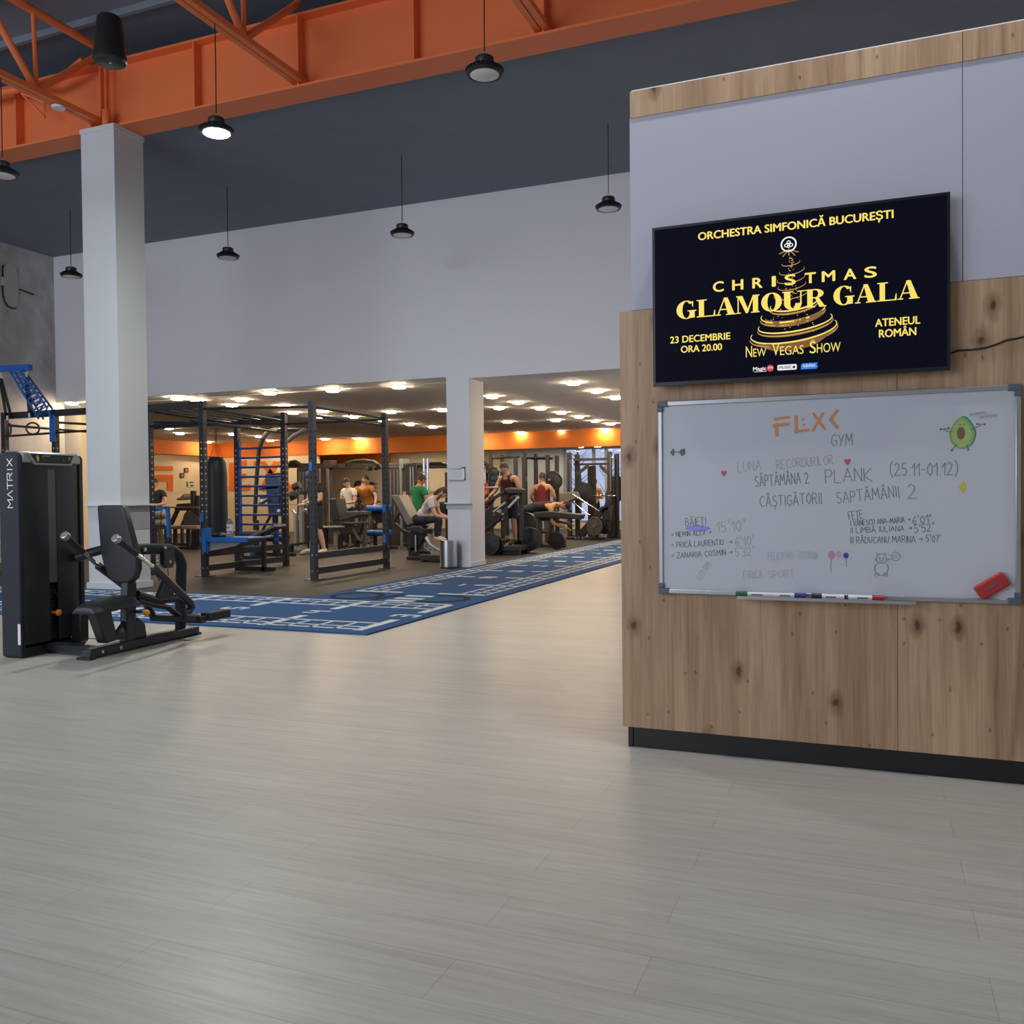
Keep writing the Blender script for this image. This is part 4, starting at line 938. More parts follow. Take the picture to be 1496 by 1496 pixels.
# blue sleeves on the uprights
for x, y, z in ((-11.0, 11.42, 0.95), (-9.9, 11.42, 0.95), (-7.84, 13.62, 1.05), (-7.84, 13.62, 0.52), (-7.8, 11.38, 1.72)): MB().box((x-0.03, y-0.062, z-0.07), (x+0.03, y-0.044, z+0.07)).build('blue_sleeve', 'rig_blue', rig, bevel=0.004)
# blue dip frame on the left upright, blue step platform on the middle one
m = MB(); a, b = Vector(AY(229, 742, 11.45)), Vector(AY(245, 742, 11.45)); m.bar(a, b, 0.05, 0.05); m.bar(b+Vector((0, 0, .02)), (b.x+0.02, 11.45, 0.62), 0.05, 0.05); m.build('dip_frame', 'rig_blue', rig, smooth=False)
m = MB(); m.box((-9.9, 11.30, 0.565), (-9.0, 11.36, 0.64)); m.box((-9.9, 11.36, 0.60), (-9.05, 12.0, 0.625)); m.box((-9.84, 11.28, 0.40), (-9.76, 11.42, 0.78)); m.build('step_platform', 'rig_blue', rig, bevel=0.004)
MB().prism([(-9.8, 11.37, 0.598), (-9.08, 11.37, 0.598), (-9.25, 11.37, 0.50), (-9.75, 11.37, 0.42)], (0, 0.5, 0)).build('platform_underside', 'poster_grey', rig, smooth=False)
# heavy bag on its chain
bc = Vector((-9.72, 11.98, 0)); bt = AY(317, 668, 11.98)[2]; bb = AY(317, 789, 11.98)[2]; bx = AY(317, 720, 11.98)[0]
bag = thing('heavy_bag', 'long black punching bag hanging on a chain inside the rig', 'punching bag', (bx, 11.98, bb))
m = MB().lathe([(0.10, 0.0), (0.155, 0.03), (0.168, 0.12), (0.168, bt-bb-0.25), (0.155, bt-bb-0.10), (0.12, bt-bb-0.02), (0.10, bt-bb)], (bx, 11.98, bb), 32); m.build('bag', 'bag_black', bag)
m = MB()
for k in range(4): a = k*PI/2+0.5; m.bar((bx+math.cos(a)*0.13, 11.98+math.sin(a)*0.13, bt-0.06), (bx, 11.98, bt+0.27), 0.007, 0.005)
m.build('hanging_straps', 'plate_grey', bag)
m = MB()
for k in range(7):
    z = bt+0.29+k*0.052; rz = (k % 2)*PI/2
    m.tube([(bx+math.cos(rz)*0.022*math.cos(a), 11.98+math.sin(rz)*0.022*math.cos(a), z+0.036*math.sin(a)) for a in [2*PI*i/12 for i in range(12)]], 0.007, 6, closed=True)
m.build('chain', 'plate_grey', bag)
pipe((bx, 11.40, 2.50), (bx, 13.62, 2.50), 0.02)
# bottles
def bottle(x, y, z, h, r, lab, mt, cap, label=None, grp=None):
    t = thing('water_bottle', lab, 'bottle', (x, y, z), group=grp)
    MB().lathe([(r*0.9, 0), (r, h*0.03), (r, h*0.25), (r*0.92, h*0.28), (r, h*0.31), (r, h*0.68), (r*0.8, h*0.8), (r*0.36, h*0.9), (r*0.36, h*0.94)], (x, y, z), 20).build('body', mt, t)
    MB().cyl((x, y, z+h*0.94), (x, y, z+h), r*0.42, 14).build('cap', cap, t)
    if label:
        m = MB().lathe([(r*1.02, h*0.33), (r*1.02, h*0.64)], (x, y, z), 20, mi=0); 
        for k in range(5): a = -PI/2-0.8+k*0.35; m.bar((x+math.cos(a)*r*1.03, y+math.sin(a)*r*1.03, z+h*0.44), (x+math.cos(a)*r*1.03, y+math.sin(a)*r*1.03, z+h*0.56), 0.006, 0.012, mi=1)
        m.build('label', [label, 'label_red'], t)
px_ = AY(336, 789, 11.5)
bottle(px_[0], 11.5, 0.626, 0.33, 0.052, 'clear plastic water bottle standing on the blue step platform', 'water_plastic', 'white_plastic', 'label_white')
p = AY(232, 797, 12.6); bottle(p[0], 12.6, 0.007, 0.42, 0.10, 'large clear water jug standing on the rubber floor by the left rig upright', 'water_plastic', 'white_plastic')
bottle(-9.915, 13.30, 0.416, 0.40, 0.045, 'tall blue drinking bottle standing on a low rail at the rear rig upright', 'blue_plastic', 'pen_blue')
gl = thing('boxing_gloves', 'pair of dark boxing gloves lying on the blue step platform', 'gloves', (AY(316, 787, 11.55)[0], 11.55, 0.626))
for s in (-1, 1):
    m = MB().ell((gl.location.x+s*0.07, 11.55, 0.665), (0.065, 0.09, 0.038), 14, 8); m.ell((gl.location.x+s*0.12, 11.50, 0.66), (0.02, 0.045, 0.02), 10, 6); m.build('glove', 'vinyl_black', gl)
    MB().cyl((gl.location.x+s*0.07, 11.62, 0.66), (gl.location.x+s*0.07, 11.70, 0.655), 0.036, 14).build('cuff', 'plate_grey', gl)

# ---------------------------------------------------------------- the selectorised triceps machine in front
mr = math.atan2(0.07, 0.9975)
mc = thing('triceps_machine', 'black selectorised triceps press machine with tall weight tower at left', 'exercise machine', (-6.21, 5.06, 0), mr)
def lb(name, mt, m, bevel=0.0, parent=None): return m.build(name, mt, parent or mc, bevel, local=True)
TW = -0.20
# local axes: x = towards the seat, y = along the tower away from the camera
m = MB(); m.prism([(TW, 0, 0.01), (0.0, 0, 0.01), (0.0, 0, 1.60), (-0.02, 0, 1.635), (TW+0.02, 0, 1.635), (TW, 0, 1.60)], (0, 0.045, 0)); side0 = lb('side_shroud', 'shroud_side', m, 0.012)
m = MB(); m.prism([(TW, 0.64, 0.01), (-0.01, 0.64, 0.01), (-0.01, 0.64, 1.60), (-0.03, 0.64, 1.63), (TW+0.02, 0.64, 1.63), (TW, 0.64, 1.60)], (0, 0.04, 0)); lb('side_shroud', 'shroud', m, 0.01)
m = MB()  # curved front cover, split round the weight window
def cover(y0, y1, z0, z1, n=14):
    vs, fs = [], []
    for i in range(n+1):
        y = y0+(y1-y0)*i/n; b = 0.030*(1-((y-0.34)/0.31)**4)
        for z in (z0, z1): vs.append((-0.03+b, y, z)); 
    for i in range(n): fs.append((2*i, 2*i+2, 2*i+3, 2*i+1))
    m.add(vs, fs)
    m.add([(-0.05, y0, z0), (-0.05, y0, z1), (-0.05, y1, z1), (-0.05, y1, z0)], [(0, 1, 2, 3)])
cover(0.045, 0.288, 0.10, 1.55); cover(0.372, 0.64, 0.10, 1.55); cover(0.288, 0.372, 1.502, 1.55)
lb('front_cover', 'shroud', m)
lb('rear_cover', 'shroud', MB().box((TW, 0.045, 0.06), (TW+0.02, 0.64, 1.6)))
lb('window_strip', 'grey_strip', MB().box((-0.018, 0.286, 0.575), (-0.004, 0.374, 1.503)), 0.002)
st = lb('weight_stack', 'black_steel', MB().box((-0.12, 0.22, 0.10), (-0.045, 0.44, 0.56)))
m = MB()
for k in range(15): m.box((-0.046, 0.225, 0.115+k*0.029), (-0.036, 0.435, 0.138+k*0.029))
lb('weight_plates', 'black_steel', m, parent=st)
m = MB()
for k in range(15): m.cyl((-0.040, 0.30, 0.126+k*0.029), (-0.033, 0.30, 0.126+k*0.029), 0.008, 8)
lb('plate_holes', 'plate_grey', m, parent=st)
m = MB().cyl((-0.04, 0.345, 0.325), (0.02, 0.345, 0.325), 0.012, 12); m.ell((0.028, 0.345, 0.325), (0.02, 0.028, 0.028), 16, 10); lb('selector_pin', 'knob_orange', m)
m = MB(); m.tube([(-0.03, 0.36, 0.52), (-0.015, 0.375, 0.46), (-0.005, 0.40, 0.40), (-0.01, 0.38, 0.34)], 0.006, 6); lb('pin_lanyard', 'cable_black', m)
m = MB(); m.prism([(-0.05, 0.045, 1.55), (0.0, 0.045, 1.55), (0.0, 0.045, 1.60), (-0.03, 0.045, 1.645), (TW+0.02, 0.045, 1.65), (TW, 0.045, 1.62), (TW, 0.045, 1.55)], (0, 0.595, 0)); lb('top_cap', 'silver', m, 0.012)
m = MB(); m.prism([(0.004, 0.135, 1.548), (0.014, 0.135, 1.548), (0.006, 0.09, 1.625), (-0.006, 0.09, 1.625)], (0, 0, 0)) if False else None
def bezel(y0, y1, y2, y3, z0, z1, x0, x1, d): return [(x0, y1, z0), (x0, y2, z0), (x1, y3, z1), (x1, y0, z1)]
m = MB(); m.prism(bezel(0.095, 0.145, 0.525, 0.58, 1.535, 1.632, 0.022, 0.002, 0), (-0.03, 0, 0)); lb('display_bezel', 'silver', m, 0.006)
m = MB(); m.prism(bezel(0.118, 0.160, 0.508, 0.558, 1.553, 1.624, 0.0225, 0.0075, 0), (-0.012, 0, 0)); dsp = lb('display', 'dark_plastic', m, 0.002)
def dpoint(y, z): return (0.0225-(z-1.553)/0.071*0.015+0.0012, y, z)
m = MB()
def dq(y0, z0, y1, z1, mm): mm.flat([dpoint(y0, z0), dpoint(y1, z0), dpoint(y1, z1), dpoint(y0, z1)])
dq(0.165, 1.565, 0.182, 1.605, m); dq(0.172, 1.575, 0.19, 1.612, m); lb('yellow_icon', 'ink_yellow', m, parent=dsp)
m = MB(); dq(0.23, 1.607, 0.31, 1.613, m); dq(0.225, 1.60, 0.24, 1.606, m); dq(0.5, 1.585, 0.515, 1.61, m); lb('green_icon', 'ink_green', m, parent=dsp)
m = MB(); dq(0.225, 1.567, 0.255, 1.572, m); dq(0.225, 1.585, 0.25, 1.59, m); dq(0.228, 1.567, 0.233, 1.59, m); dq(0.252, 1.567, 0.257, 1.592, m)
for k in range(3): dq(0.31, 1.567+k*0.013, 0.40, 1.570+k*0.013, m)
dq(0.43, 1.567, 0.445, 1.59, m); dq(0.45, 1.567, 0.463, 1.583, m); dq(0.478, 1.567, 0.488, 1.575, m); lb('diagrams', 'plate_grey', m, parent=dsp)
# brand word running up the narrow side
m = MB(); zz = 1.195
GL = {'M': '0,0 0,1 .5,.45 1,1 1,0', 'A': '0,0 .5,1 1,0', 'T': '0,1 1,1;.5,1 .5,0', 'R': '0,0 0,1 .85,1 1,.8 .85,.55 .25,.5;.55,.5 1,0', 'I': '.5,0 .5,1', 'X': '0,0 1,1;0,1 1,0'}
for ch, L in zip('MATRIX', (0.062, 0.058, 0.058, 0.056, 0.03, 0.056)):
    for sg in GL[ch].split(';'):
        pts = [tuple(float(v) for v in p.split(',')) for p in sg.split()]
        pts = [(-0.085-(v-0.5)*0.052 if True else 0, zz+u*L) for u, v in pts]
        ribbon(m, pts, -0.0008, 0.0075)
    zz += L+0.013
# letters read upwards, so their tops point left
lb('brand_lettering', 'white_plastic', m, parent=side0)
lb('service_label', 'white_plastic', MB().box((-0.035, -0.0015, 0.11), (-0.008, 0.0, 0.275)), parent=side0)
lb('maker_plate', 'silver', MB().box((-0.004, 0.50, 0.085), (0.002, 0.58, 0.105)), 0.002)
lb('base_frame', 'black_steel', MB().box((TW+0.01, 0.02, 0.0), (-0.01, 0.66, 0.075)), 0.006)
m = MB().box((0.0, 0.36, 0.05), (0.085, 0.395, 0.30)); lb('cable_guard', 'black_steel', MB().prism([(0.0, 0.50, 0.05), (0.09, 0.50, 0.05), (0.105, 0.50, 0.07), (0.105, 0.50, 0.28), (0.09, 0.50, 0.30), (0.0, 0.50, 0.30)], (0, 0.09, 0)), 0.008)
m = MB(); m.bar((-0.02, 0.30, 0.05), (0.50, 0.24, 0.05), 0.06, 0.09, up=(0, 0, 1)); lb('cross_rail', 'shroud_side', m, 0.006)
XS = 0.53
m = MB(); m.bar((XS, 0.10, 0.045), (XS, 1.43, 0.045), 0.075, 0.10); lb('floor_rail', 'black_steel', m, 0.012)
lb('rail_foot', 'rubber_black', MB().box((XS-0.065, 0.07, 0.0), (XS+0.065, 0.14, 0.02)), 0.004); lb('rail_foot', 'rubber_black', MB().box((XS-0.055, 1.38, 0.0), (XS+0.055, 1.45, 0.02)), 0.004)
for y in (0.22, 0.42): lb('rail_bolt', 'steel', MB().cyl((XS+0.05, y, 0.045), (XS+0.058, y, 0.045), 0.014, 10))
m = MB(); m.bar((XS, 0.56, 0.06), (XS, 0.585, 0.565), 0.11, 0.075, up=(0, 1, 0)); lb('seat_post', 'black_steel', m, 0.012)
m = MB(); m.prism([(XS+0.03, 0.60, 0.08), (XS+0.03, 0.76, 0.08), (XS+0.03, 0.74, 0.2), (XS+0.03, 0.66, 0.26), (XS+0.03, 0.60, 0.22)], (-0.06, 0, 0)); lb('post_gusset', 'black_steel', m, 0.012)
m = MB(); m.prism([(XS-0.05, 0.16, 0.36), (XS-0.05, 0.33, 0.37), (XS-0.05, 0.40, 0.11), (XS-0.05, 0.27, 0.10)], (0.10, 0, 0)); lb('seat_bracket', 'black_steel', m, 0.015)
m = MB(); m.bar((XS, 0.28, 0.14), (XS, 0.56, 0.13), 0.05, 0.06); m.bar((XS, 0.40, 0.13), (XS, 0.56, 0.27), 0.03, 0.03); lb('seat_linkage', 'black_steel', m, 0.006)
# saddle seat
m = MB(); vs, fs = [], []; NU, NV = 14, 12
for i in range(NU+1):
    u = i/NU; y = 0.11+u*0.45; half = 0.183*(0.72+0.28*math.sin(min(1, u*1.3)*PI/2))*(1 if u > .08 else .86)
    for j in range(NV+1):
        v = -1+2*j/NV; x = XS-0.03+v*half; e = max(abs(v), 0); top = 0.462-0.05*(1-u)**2.2-0.055*e**4-(0.03 if u > 0.93 else 0)
        vs.append((x, y, top))
for i in range(NU+1):
    u = i/NU; y = 0.11+u*0.45; half = 0.173*(0.72+0.28*math.sin(min(1, u*1.3)*PI/2))*(1 if u > .08 else .86)
    for j in range(NV+1):
        v = -1+2*j/NV; vs.append((XS-0.03+v*half, y, 0.372-0.025*(1-u)**2.2))
Wd_ = NV+1; off_ = (NU+1)*Wd_
for i in range(NU):
    for j in range(NV):
        a = i*Wd_+j; fs.append((a, a+1, a+Wd_+1, a+Wd_)); fs.append((off_+a, off_+a+Wd_, off_+a+Wd_+1, off_+a+1))
    fs.append((i*Wd_, (i+1)*Wd_, off_+(i+1)*Wd_, off_+i*Wd_)); k = i*Wd_+NV; fs.append((k, off_+k, off_+k+Wd_, k+Wd_))
for j in range(NV): fs.append((j, off_+j, off_+j+1, j+1)); k = NU*Wd_+j; fs.append((k, k+1, off_+k+1, off_+k))
m.add(vs, fs); s = lb('seat', 'vinyl_black', m, 0.0); s.modifiers.new('soft', 'SUBSURF').levels = 1; s.modifiers['soft'].render_levels = 2
m = MB().cyl((XS+0.03, 0.60, 0.315), (XS+0.10, 0.62, 0.315), 0.011, 10); lb('adjuster_rod', 'black_steel', m); lb('adjuster_knob', 'knob_orange', MB().ell((XS+0.13, 0.635, 0.305), (0.03, 0.026, 0.026), 16, 10))
# back pad: trapezium top, rounded lower half
out = [(-.125, 1.205), (-.135, 1.19), (-.15, .95), (-.155, .80), (-.145, .71), (-.115, .61), (-.07, .562), (0, .552), (.075, .562), (.13, .60), (.165, .68), (.17, .78), (.145, .95), (.105, 1.19), (.095, 1.205)]
m = MB(); m.prism([(XS-0.035+x*1.1, 0.44+(1.2-z)*0.14, z) for x, z in out], (0, 0.075, 0)); b = lb('back_pad', 'vinyl_black', m, 0.022); b.modifiers['bevel'].segments = 4
m = MB(); m.bar((XS-0.02, 0.635, 0.50), (XS-0.02, 0.60, 1.0), 0.05, 0.07, up=(0, 1, 0)); lb('back_pad_post', 'black_steel', m, 0.008)
# main frame loop
def arcpts(c, r, a0, a1, n, x): return [(x, c[0]+math.cos(a0+(a1-a0)*i/n)*r, c[1]+math.sin(a0+(a1-a0)*i/n)*r) for i in range(n+1)]
m = MB(); m.tube([(XS-0.02, 1.25, 0.06), (XS-0.02, 1.26, 0.40), (XS-0.02, 1.275, 0.60)]+arcpts((1.095, 0.62), 0.185, 0.15, PI/2, 8, XS-0.02)+[(XS-0.02, 0.80, 0.825), (XS-0.06, 0.62, 0.82)], 0.047, 14); lb('frame_loop', 'shroud_side', m)
m = MB(); m.tube([(XS-0.06, 0.66, 0.82), (XS-0.30, 0.64, 0.83), (XS-0.42, 0.62, 0.80), (XS-0.52, 0.56, 0.76)], 0.04, 12); lb('tower_link', 'black_steel', m)
m = MB()
for y, r in ((0.74, 0.016), (0.99, 0.014)): m.cyl((XS+0.03, y, 0.825), (XS+0.045, y, 0.825), r, 10)
lb('loop_bolts', 'steel', m)
def plateprism(name, yz, x0, th, mt='black_steel', par=None): return lb(name, mt, MB().prism([(x0, y, z) for y, z in yz], (th, 0, 0)), 0.006, par)
pp = plateprism('pulley_housing', [(0.965, 0.80), (1.10, 0.80), (1.10, 0.68), (1.075, 0.645), (1.00, 0.645), (0.965, 0.68)], XS+0.0, 0.05)
lb('pulley_bolt', 'steel', MB().cyl((XS+0.05, 1.035, 0.70), (XS+0.058, 1.035, 0.70), 0.013, 10), parent=pp)
pp = plateprism('pulley_housing', [(0.88, 0.37), (1.07, 0.36), (1.10, 0.47), (1.03, 0.55), (0.99, 0.56), (0.90, 0.42)], XS+0.0, 0.05)
lb('pulley_bolt', 'steel', MB().cyl((XS+0.05, 1.04, 0.46), (XS+0.058, 1.04, 0.46), 0.013, 10), parent=pp)
m = MB(); m.tube([(XS+0.02, 0.66, 0.455), (XS+0.02, 0.90, 0.37), (XS+0.02, 1.20, 0.365)], 0.032, 12); m.tube([(XS+0.02, 0.66, 0.40), (XS+0.02, 0.88, 0.335), (XS+0.02, 1.03, 0.30), (XS+0.02, 1.22, 0.175)], 0.026, 12); lb('lower_strut', 'black_steel', m)
m = MB(); m.tube([(XS+0.03, 1.03, 0.65), (XS+0.03, 1.04, 0.56)], 0.004, 6); m.tube([(XS+0.03, 0.72, 0.78), (XS+0.03, 0.93, 0.54)], 0.004, 6); m.tube([(0.05, 0.50, 0.09), (XS, 0.62, 0.075)], 0.004, 6); lb('steel_cable', 'cable_black', m)
for xs, nm in ((XS+0.24, 'right'), (XS-0.24, 'left')):
    m = MB(); m.tube([(xs, 0.60, 0.69), (xs, 1.05, 0.345), (xs, 1.075, 0.30), (xs, 1.03, 0.265), (xs, 0.955, 0.275), (xs, 0.985, 0.235), (xs, 1.15, 0.20)], 0.033, 12) if nm == 'right' else m.tube([(xs, 0.51, 0.70), (xs, 1.05, 0.345), (xs, 1.15, 0.20)], 0.033, 12)
    arm = lb('lever_arm', 'black_steel', m)
    y0 = 0.19 if nm == 'right' else 0.17; z0_ = 0.94 if nm == 'right' else 0.96
    d = Vector((0, 0.60-y0, 0.69-z0_)) if nm == 'right' else Vector((0, 0.51-y0, 0.70-z0_)); o = Vector((xs, y0, z0_))
    lb('arm_tube', 'chrome', MB().cyl(o+d*0.48, o+d*1.02, 0.017, 14), parent=arm)
    lb('hand_grip', 'rubber_black', MB().cyl(o+d*0.02, o+d*0.52, 0.024, 14), parent=arm)
    lb('grip_cap', 'silver', MB().lathe([(0.026, 0), (0.034, 0.006), (0.034, 0.04), (0.028, 0.05)], o-d.normalized()*0.03, 18, axis=d), parent=arm)
m = MB(); m.box((XS-0.26, 1.13, 0.15), (XS+0.30, 1.20, 0.21)); lb('pivot_bar', 'black_steel', m, 0.01)
m = MB(); m.box((XS+0.22, 1.21, 0.16), (XS+0.34, 1.50, 0.235)); lb('counterweight', 'rubber_black', m, 0.012)
m = MB(); m.bar((XS+0.24, 1.12, 0.19), (XS+0.28, 1.24, 0.19), 0.04, 0.05); lb('counterweight_bracket', 'black_steel', m)

# ---------------------------------------------------------------- fittings on column and pier
t = thing('column_shelf', 'narrow white ledge shelf around the white column with a grey panel below', 'shelf', (-9.82, 9.6, 1.16))
m = MB(); e = 0.07; x0, x1, y0, y1 = CX0-e, CX1+e, CY0-e, CY1+e
m.box((x0, y0, 1.165), (x1, CY0, 1.188)); m.box((x0, CY1, 1.165), (x1, y1, 1.188)); m.box((x0, CY0, 1.165), (CX0, CY1, 1.188)); m.box((CX1, CY0, 1.165), (x1, CY1, 1.188)); m.build('ledge', 'white_plastic', t)
MB().box((CX1, CY0+0.02, 0.83), (CX1+0.006, CY1-0.02, 1.165)).build('side_panel', 'poster_grey', t)
t = thing('pier_shelf', 'narrow white ledge shelf on the wall pier above the steel bin', 'shelf', (-6.68, 14.1, 1.12))
MB().box((-6.93, YB-0.07, 1.115), (-6.40, YB, 1.138)).build('ledge', 'wall_white', t)
MB().box((-6.92, YB-0.012, 1.02), (-6.42, YB, 1.115)).build('apron', 'patch_grey', t)
t = thing('wall_frame', 'open grey metal holder fixed to the wall pier', 'holder', (-6.7, 14.1, 1.6))
pf = lambda x, y: AY(x, y, YB-0.02)
a, b = pf(655, 683), pf(679.5, 701); m = MB()
m.box((a[0], YB-0.05, a[2]-0.02), (b[0], YB, a[2])); m.box((a[0], YB-0.06, b[2]), (b[0], YB, b[2]+0.02)); m.box((b[0]-0.055, YB-0.05, b[2]), (b[0], YB, a[2])); m.build('frame', 'silver', t)
MB().box((a[0]+0.02, YB-0.012, b[2]+0.02), (b[0]-0.055, YB, a[2]-0.02)).build('back_plate', 'wall_white', t)
bp = AZ(664, 828.5); bx_, by_ = -6.78, 13.92
t = thing('waste_bin', 'cylindrical brushed steel waste bin at the foot of the wall pier', 'bin', (bx_, by_, 0))
MB().lathe([(0.150, 0.006), (0.150, 0.47), (0.146, 0.475)], (bx_, by_, 0), 32).build('body', 'steel', t)
MB().lathe([(0.153, 0.006), (0.153, 0.03)], (bx_, by_, 0), 32).build('base_ring', 'dark_plastic', t)
MB().lathe([(0.125, 0.0), (0.153, 0.0), (0.153, 0.018), (0.13, 0.022)], (bx_, by_, 0.47), 32).build('rim', 'chrome', t)
# sign on the concrete wall: pale rounded shape with a partly blackened outline
t = thing('wall_emblem', 'pale rounded emblem with black edge lines high on the concrete wall', 'emblem', (XL, 13.1, 5.6))
cap_ = []
for i in range(13): a = PI*i/12; cap_.append((13.085+math.cos(a)*0.17, 5.86+math.sin(a)*0.19))
for i in range(13): a = PI+PI*i/12; cap_.append((13.085+math.cos(a)*0.17, 5.37+math.sin(a)*0.19))
MB().prism([(XL, y, z) for y, z in cap_], (0.03, 0, 0)).build('disc_shape', 'emblem_grey', t)
MB().prism([(XL, 13.24, 5.72), (XL, 13.68, 5.60), (XL, 13.66, 5.56), (XL, 13.26, 5.60)], (0.02, 0, 0)).build('arm_shape', 'emblem_grey', t)
m = MB()
def wl(pts):
    for i in range(len(pts)-1): m.bar((XL+0.03, *pts[i]), (XL+0.03, *pts[i+1]), 0.022, 0.022)
wl([(12.90, 5.58), (12.90, 5.42), (12.93, 5.28), (13.0, 5.19), (13.1, 5.16), (13.2, 5.17)]); wl([(13.28, 5.585), (13.62, 5.54)]); wl([(12.91, 5.75), (12.91, 5.95), (12.94, 6.0)])
m.build('edge_lines', 'cable_black', t)

# ---------------------------------------------------------------- wall lettering, signs
def sign(name, lab, cat, plane, pts_list, mt, th=0.03, group=None):
    P = [[Vector(plane(*p)) for p in pts] for pts in pts_list]
    t = thing(name, lab, cat, P[0][0], group=group); m = MB()
    ext = Vector((th, 0, 0)) if plane is GXL else Vector((0, -th, 0))
    for q in P: m.prism(q, ext)
    m.build('panel', mt, t, smooth=False); return t
GXL = lambda x, y: AX(x, y, -23.2)
GYB = lambda x, y: AY(x, y, YF)
rc = lambda x0, y0, x1, y1: [(x0, y0), (x1, y0), (x1, y1), (x0, y1)]
sign('wall_letter', 'orange letter F with a split top bar on the cream wall', 'wall letter', GXL, [[(205, 681), (252, 681), (252, 687.5), (205, 687.5)], [(205, 694), (252, 693.5), (252, 717), (244, 717), (244, 703.5), (205, 703.5)]], 'sign_orange', group='orange wall letters')
sign('wall_letter', 'orange letter L behind the punching bag and wall bars', 'wall letter', GYB, [[(335, 676), (343, 676), (343, 709), (366, 708), (366, 716), (335, 717)], rc(352, 673, 360, 681), rc(352, 692, 360, 699), rc(371, 674, 376, 680)], 'sign_orange', group='orange wall letters')
sign('wall_letter', 'orange letter X seen through the blue wall bars', 'wall letter', GYB, [[(379, 674), (388, 674), (418, 716), (408, 716)], [(400, 674), (410, 674), (389, 716), (379, 716)]], 'sign_orange', group='orange wall letters')
sign('wall_letter', 'orange angle bracket letter beside the rear rig upright', 'wall letter', GYB, [[(421, 674), (430, 674), (415, 695), (406, 695)], [(406, 695), (415, 695), (430, 716), (421, 716)]], 'sign_orange', group='orange wall letters')
t = sign('exit_sign', 'small green emergency exit sign on the cream wall', 'sign', GXL, [rc(272.5, 703.5, 282, 710)], 'exit_green', 0.02)
m = MB(); q = Vector(GXL(274.5, 707)); m.bar(q+Vector((.022, 0, .1)), q+Vector((.022, 0.06, -.1)), 0.07, 0.004); q = Vector(GXL(279.5, 707)); m.bar(q+Vector((.022, -0.08, 0)), q+Vector((.022, 0.08, 0)), 0.06, 0.004); m.build('pictogram', 'white_plastic', t, smooth=False)
for x, y, lab in ((271.5, 687, 'small brown framed picture on the cream wall, the upper of two'), (265.5, 694.5, 'small brown framed picture on the cream wall, the lower of two')):
    t = sign('picture_frame', lab, 'picture', GXL, [rc(x-3, y-3.4, x+3, y+3.4)], 'frame_brown', 0.03, group='small framed pictures')
    MB().prism([Vector(GXL(*p))+Vector((0.031, 0, 0)) for p in rc(x-1.7, y-2, x+1.7, y+2)], (0.003, 0, 0)).build('print', 'picture', t, smooth=False)

# ---------------------------------------------------------------- gym equipment
def station(name, lab, cat, Y, base, group=None):
    p = AZ(*base) if len(base) == 2 else base
    p = AY(base[0], base[1], Y) if len(base) == 2 else base
    t = thing(name, lab, cat, (p[0], Y, 0.006), group=group)
    return t
def feet(sk, xs, d=0.5):
    """floor runners under a station: at the given pixel columns, lying on the rubber"""
    for x in xs:
        X = AY(x, 760, sk.Y)[0]; sk.m.box((X-0.04, sk.Y-0.1, 0.006), (X+0.04, sk.Y+d, 0.07))
def runner(sk, xa, xb, dy=0.2, w=0.08):
    a, b = AY(xa, 760, sk.Y)[0], AY(xb, 760, sk.Y)[0]; sk.m.box((a, sk.Y+dy-w/2, 0.006), (b, sk.Y+dy+w/2, 0.075))
def leg(sk, x, ytop, dy=0.1, w=0.07):
    a = sk.p(x, ytop, dy); sk.m.box((a.x-w/2, sk.Y+dy-w/2, 0.006), (a.x+w/2, sk.Y+dy+w/2, a.z))

# left bay: benches seen between the two left uprights
t = station('flat_bench', 'long low padded bench in the gym left of the punching bag', 'bench', 17.2, (263, 780))
SK(17.2).box(236, 768, 288, 773, 0.35).build('pad', 'vinyl_grey', t, 0.02)
s = SK(17.2); runner(s, 240, 284, 0.17); leg(s, 256, 773, 0.17); leg(s, 275, 773, 0.17); s.build('frame', 'black_steel', t)
t = station('barbell_bench', 'press bench with slanted frame below the barbell left of the punching bag', 'bench', 18.6, (265, 770))
SK(18.6).quad([(256, 741), (278, 740), (277, 735), (258, 736)], 0.32).build('pad', 'vinyl_black', t, 0.02)
s = SK(18.6); s.bar(258, 744, 248, 766, 0.09, 0.10, 0.1); s.bar(276, 743, 264, 770, 0.09, 0.10, 0.1); s.box(255, 741, 280, 746, 0.1, 0.1); runner(s, 244, 278, 0.15); leg(s, 248, 764, .15); leg(s, 266, 768, .15); s.build('frame', 'brown_steel', t, 0.01)
SK(18.6).quad([(258, 731), (276, 729), (277, 725), (268, 726), (268, 721), (262, 727), (258, 728)], 0.3, 0.2).build('head_rest', 'vinyl_grey', t, 0.01)
t = station('barbell_stand', 'pair of brown steel uprights holding a barbell left of the punching bag', 'rack', 18.0, (285, 780))
for x, y in ((282.5, 717), (290, 724)): s = SK(18.0); leg(s, x, y, 0.1, 0.11); s.build('upright', 'brown_steel', t, 0.008)
s = SK(18.0); runner(s, 270, 294, 0.1); s.box(270, 764, 290, 766.5, 0.1, 0.05); s.build('base', 'brown_steel', t)
for x, y in ((277, 758), (284, 764)):
    tt = thing('weight_plate', 'grey weight plate leaning low on the barbell uprights at left', 'weight plate', SK(18).p(x, y), group='plates on the left stand'); s = SK(18.05); s.wheel(x, y, 0.20, 0.04, 0.0); s.build('disc', 'plate_grey', tt)
t = thing('barbell', 'chrome barbell lying level across the bay left of the punching bag', 'barbell', AY(256, 741.5, 17.75))
s = SK(17.75); s.tube([(224, 741.5), (291, 741)], 0.018, n=10); s.build('bar', 'chrome', t)
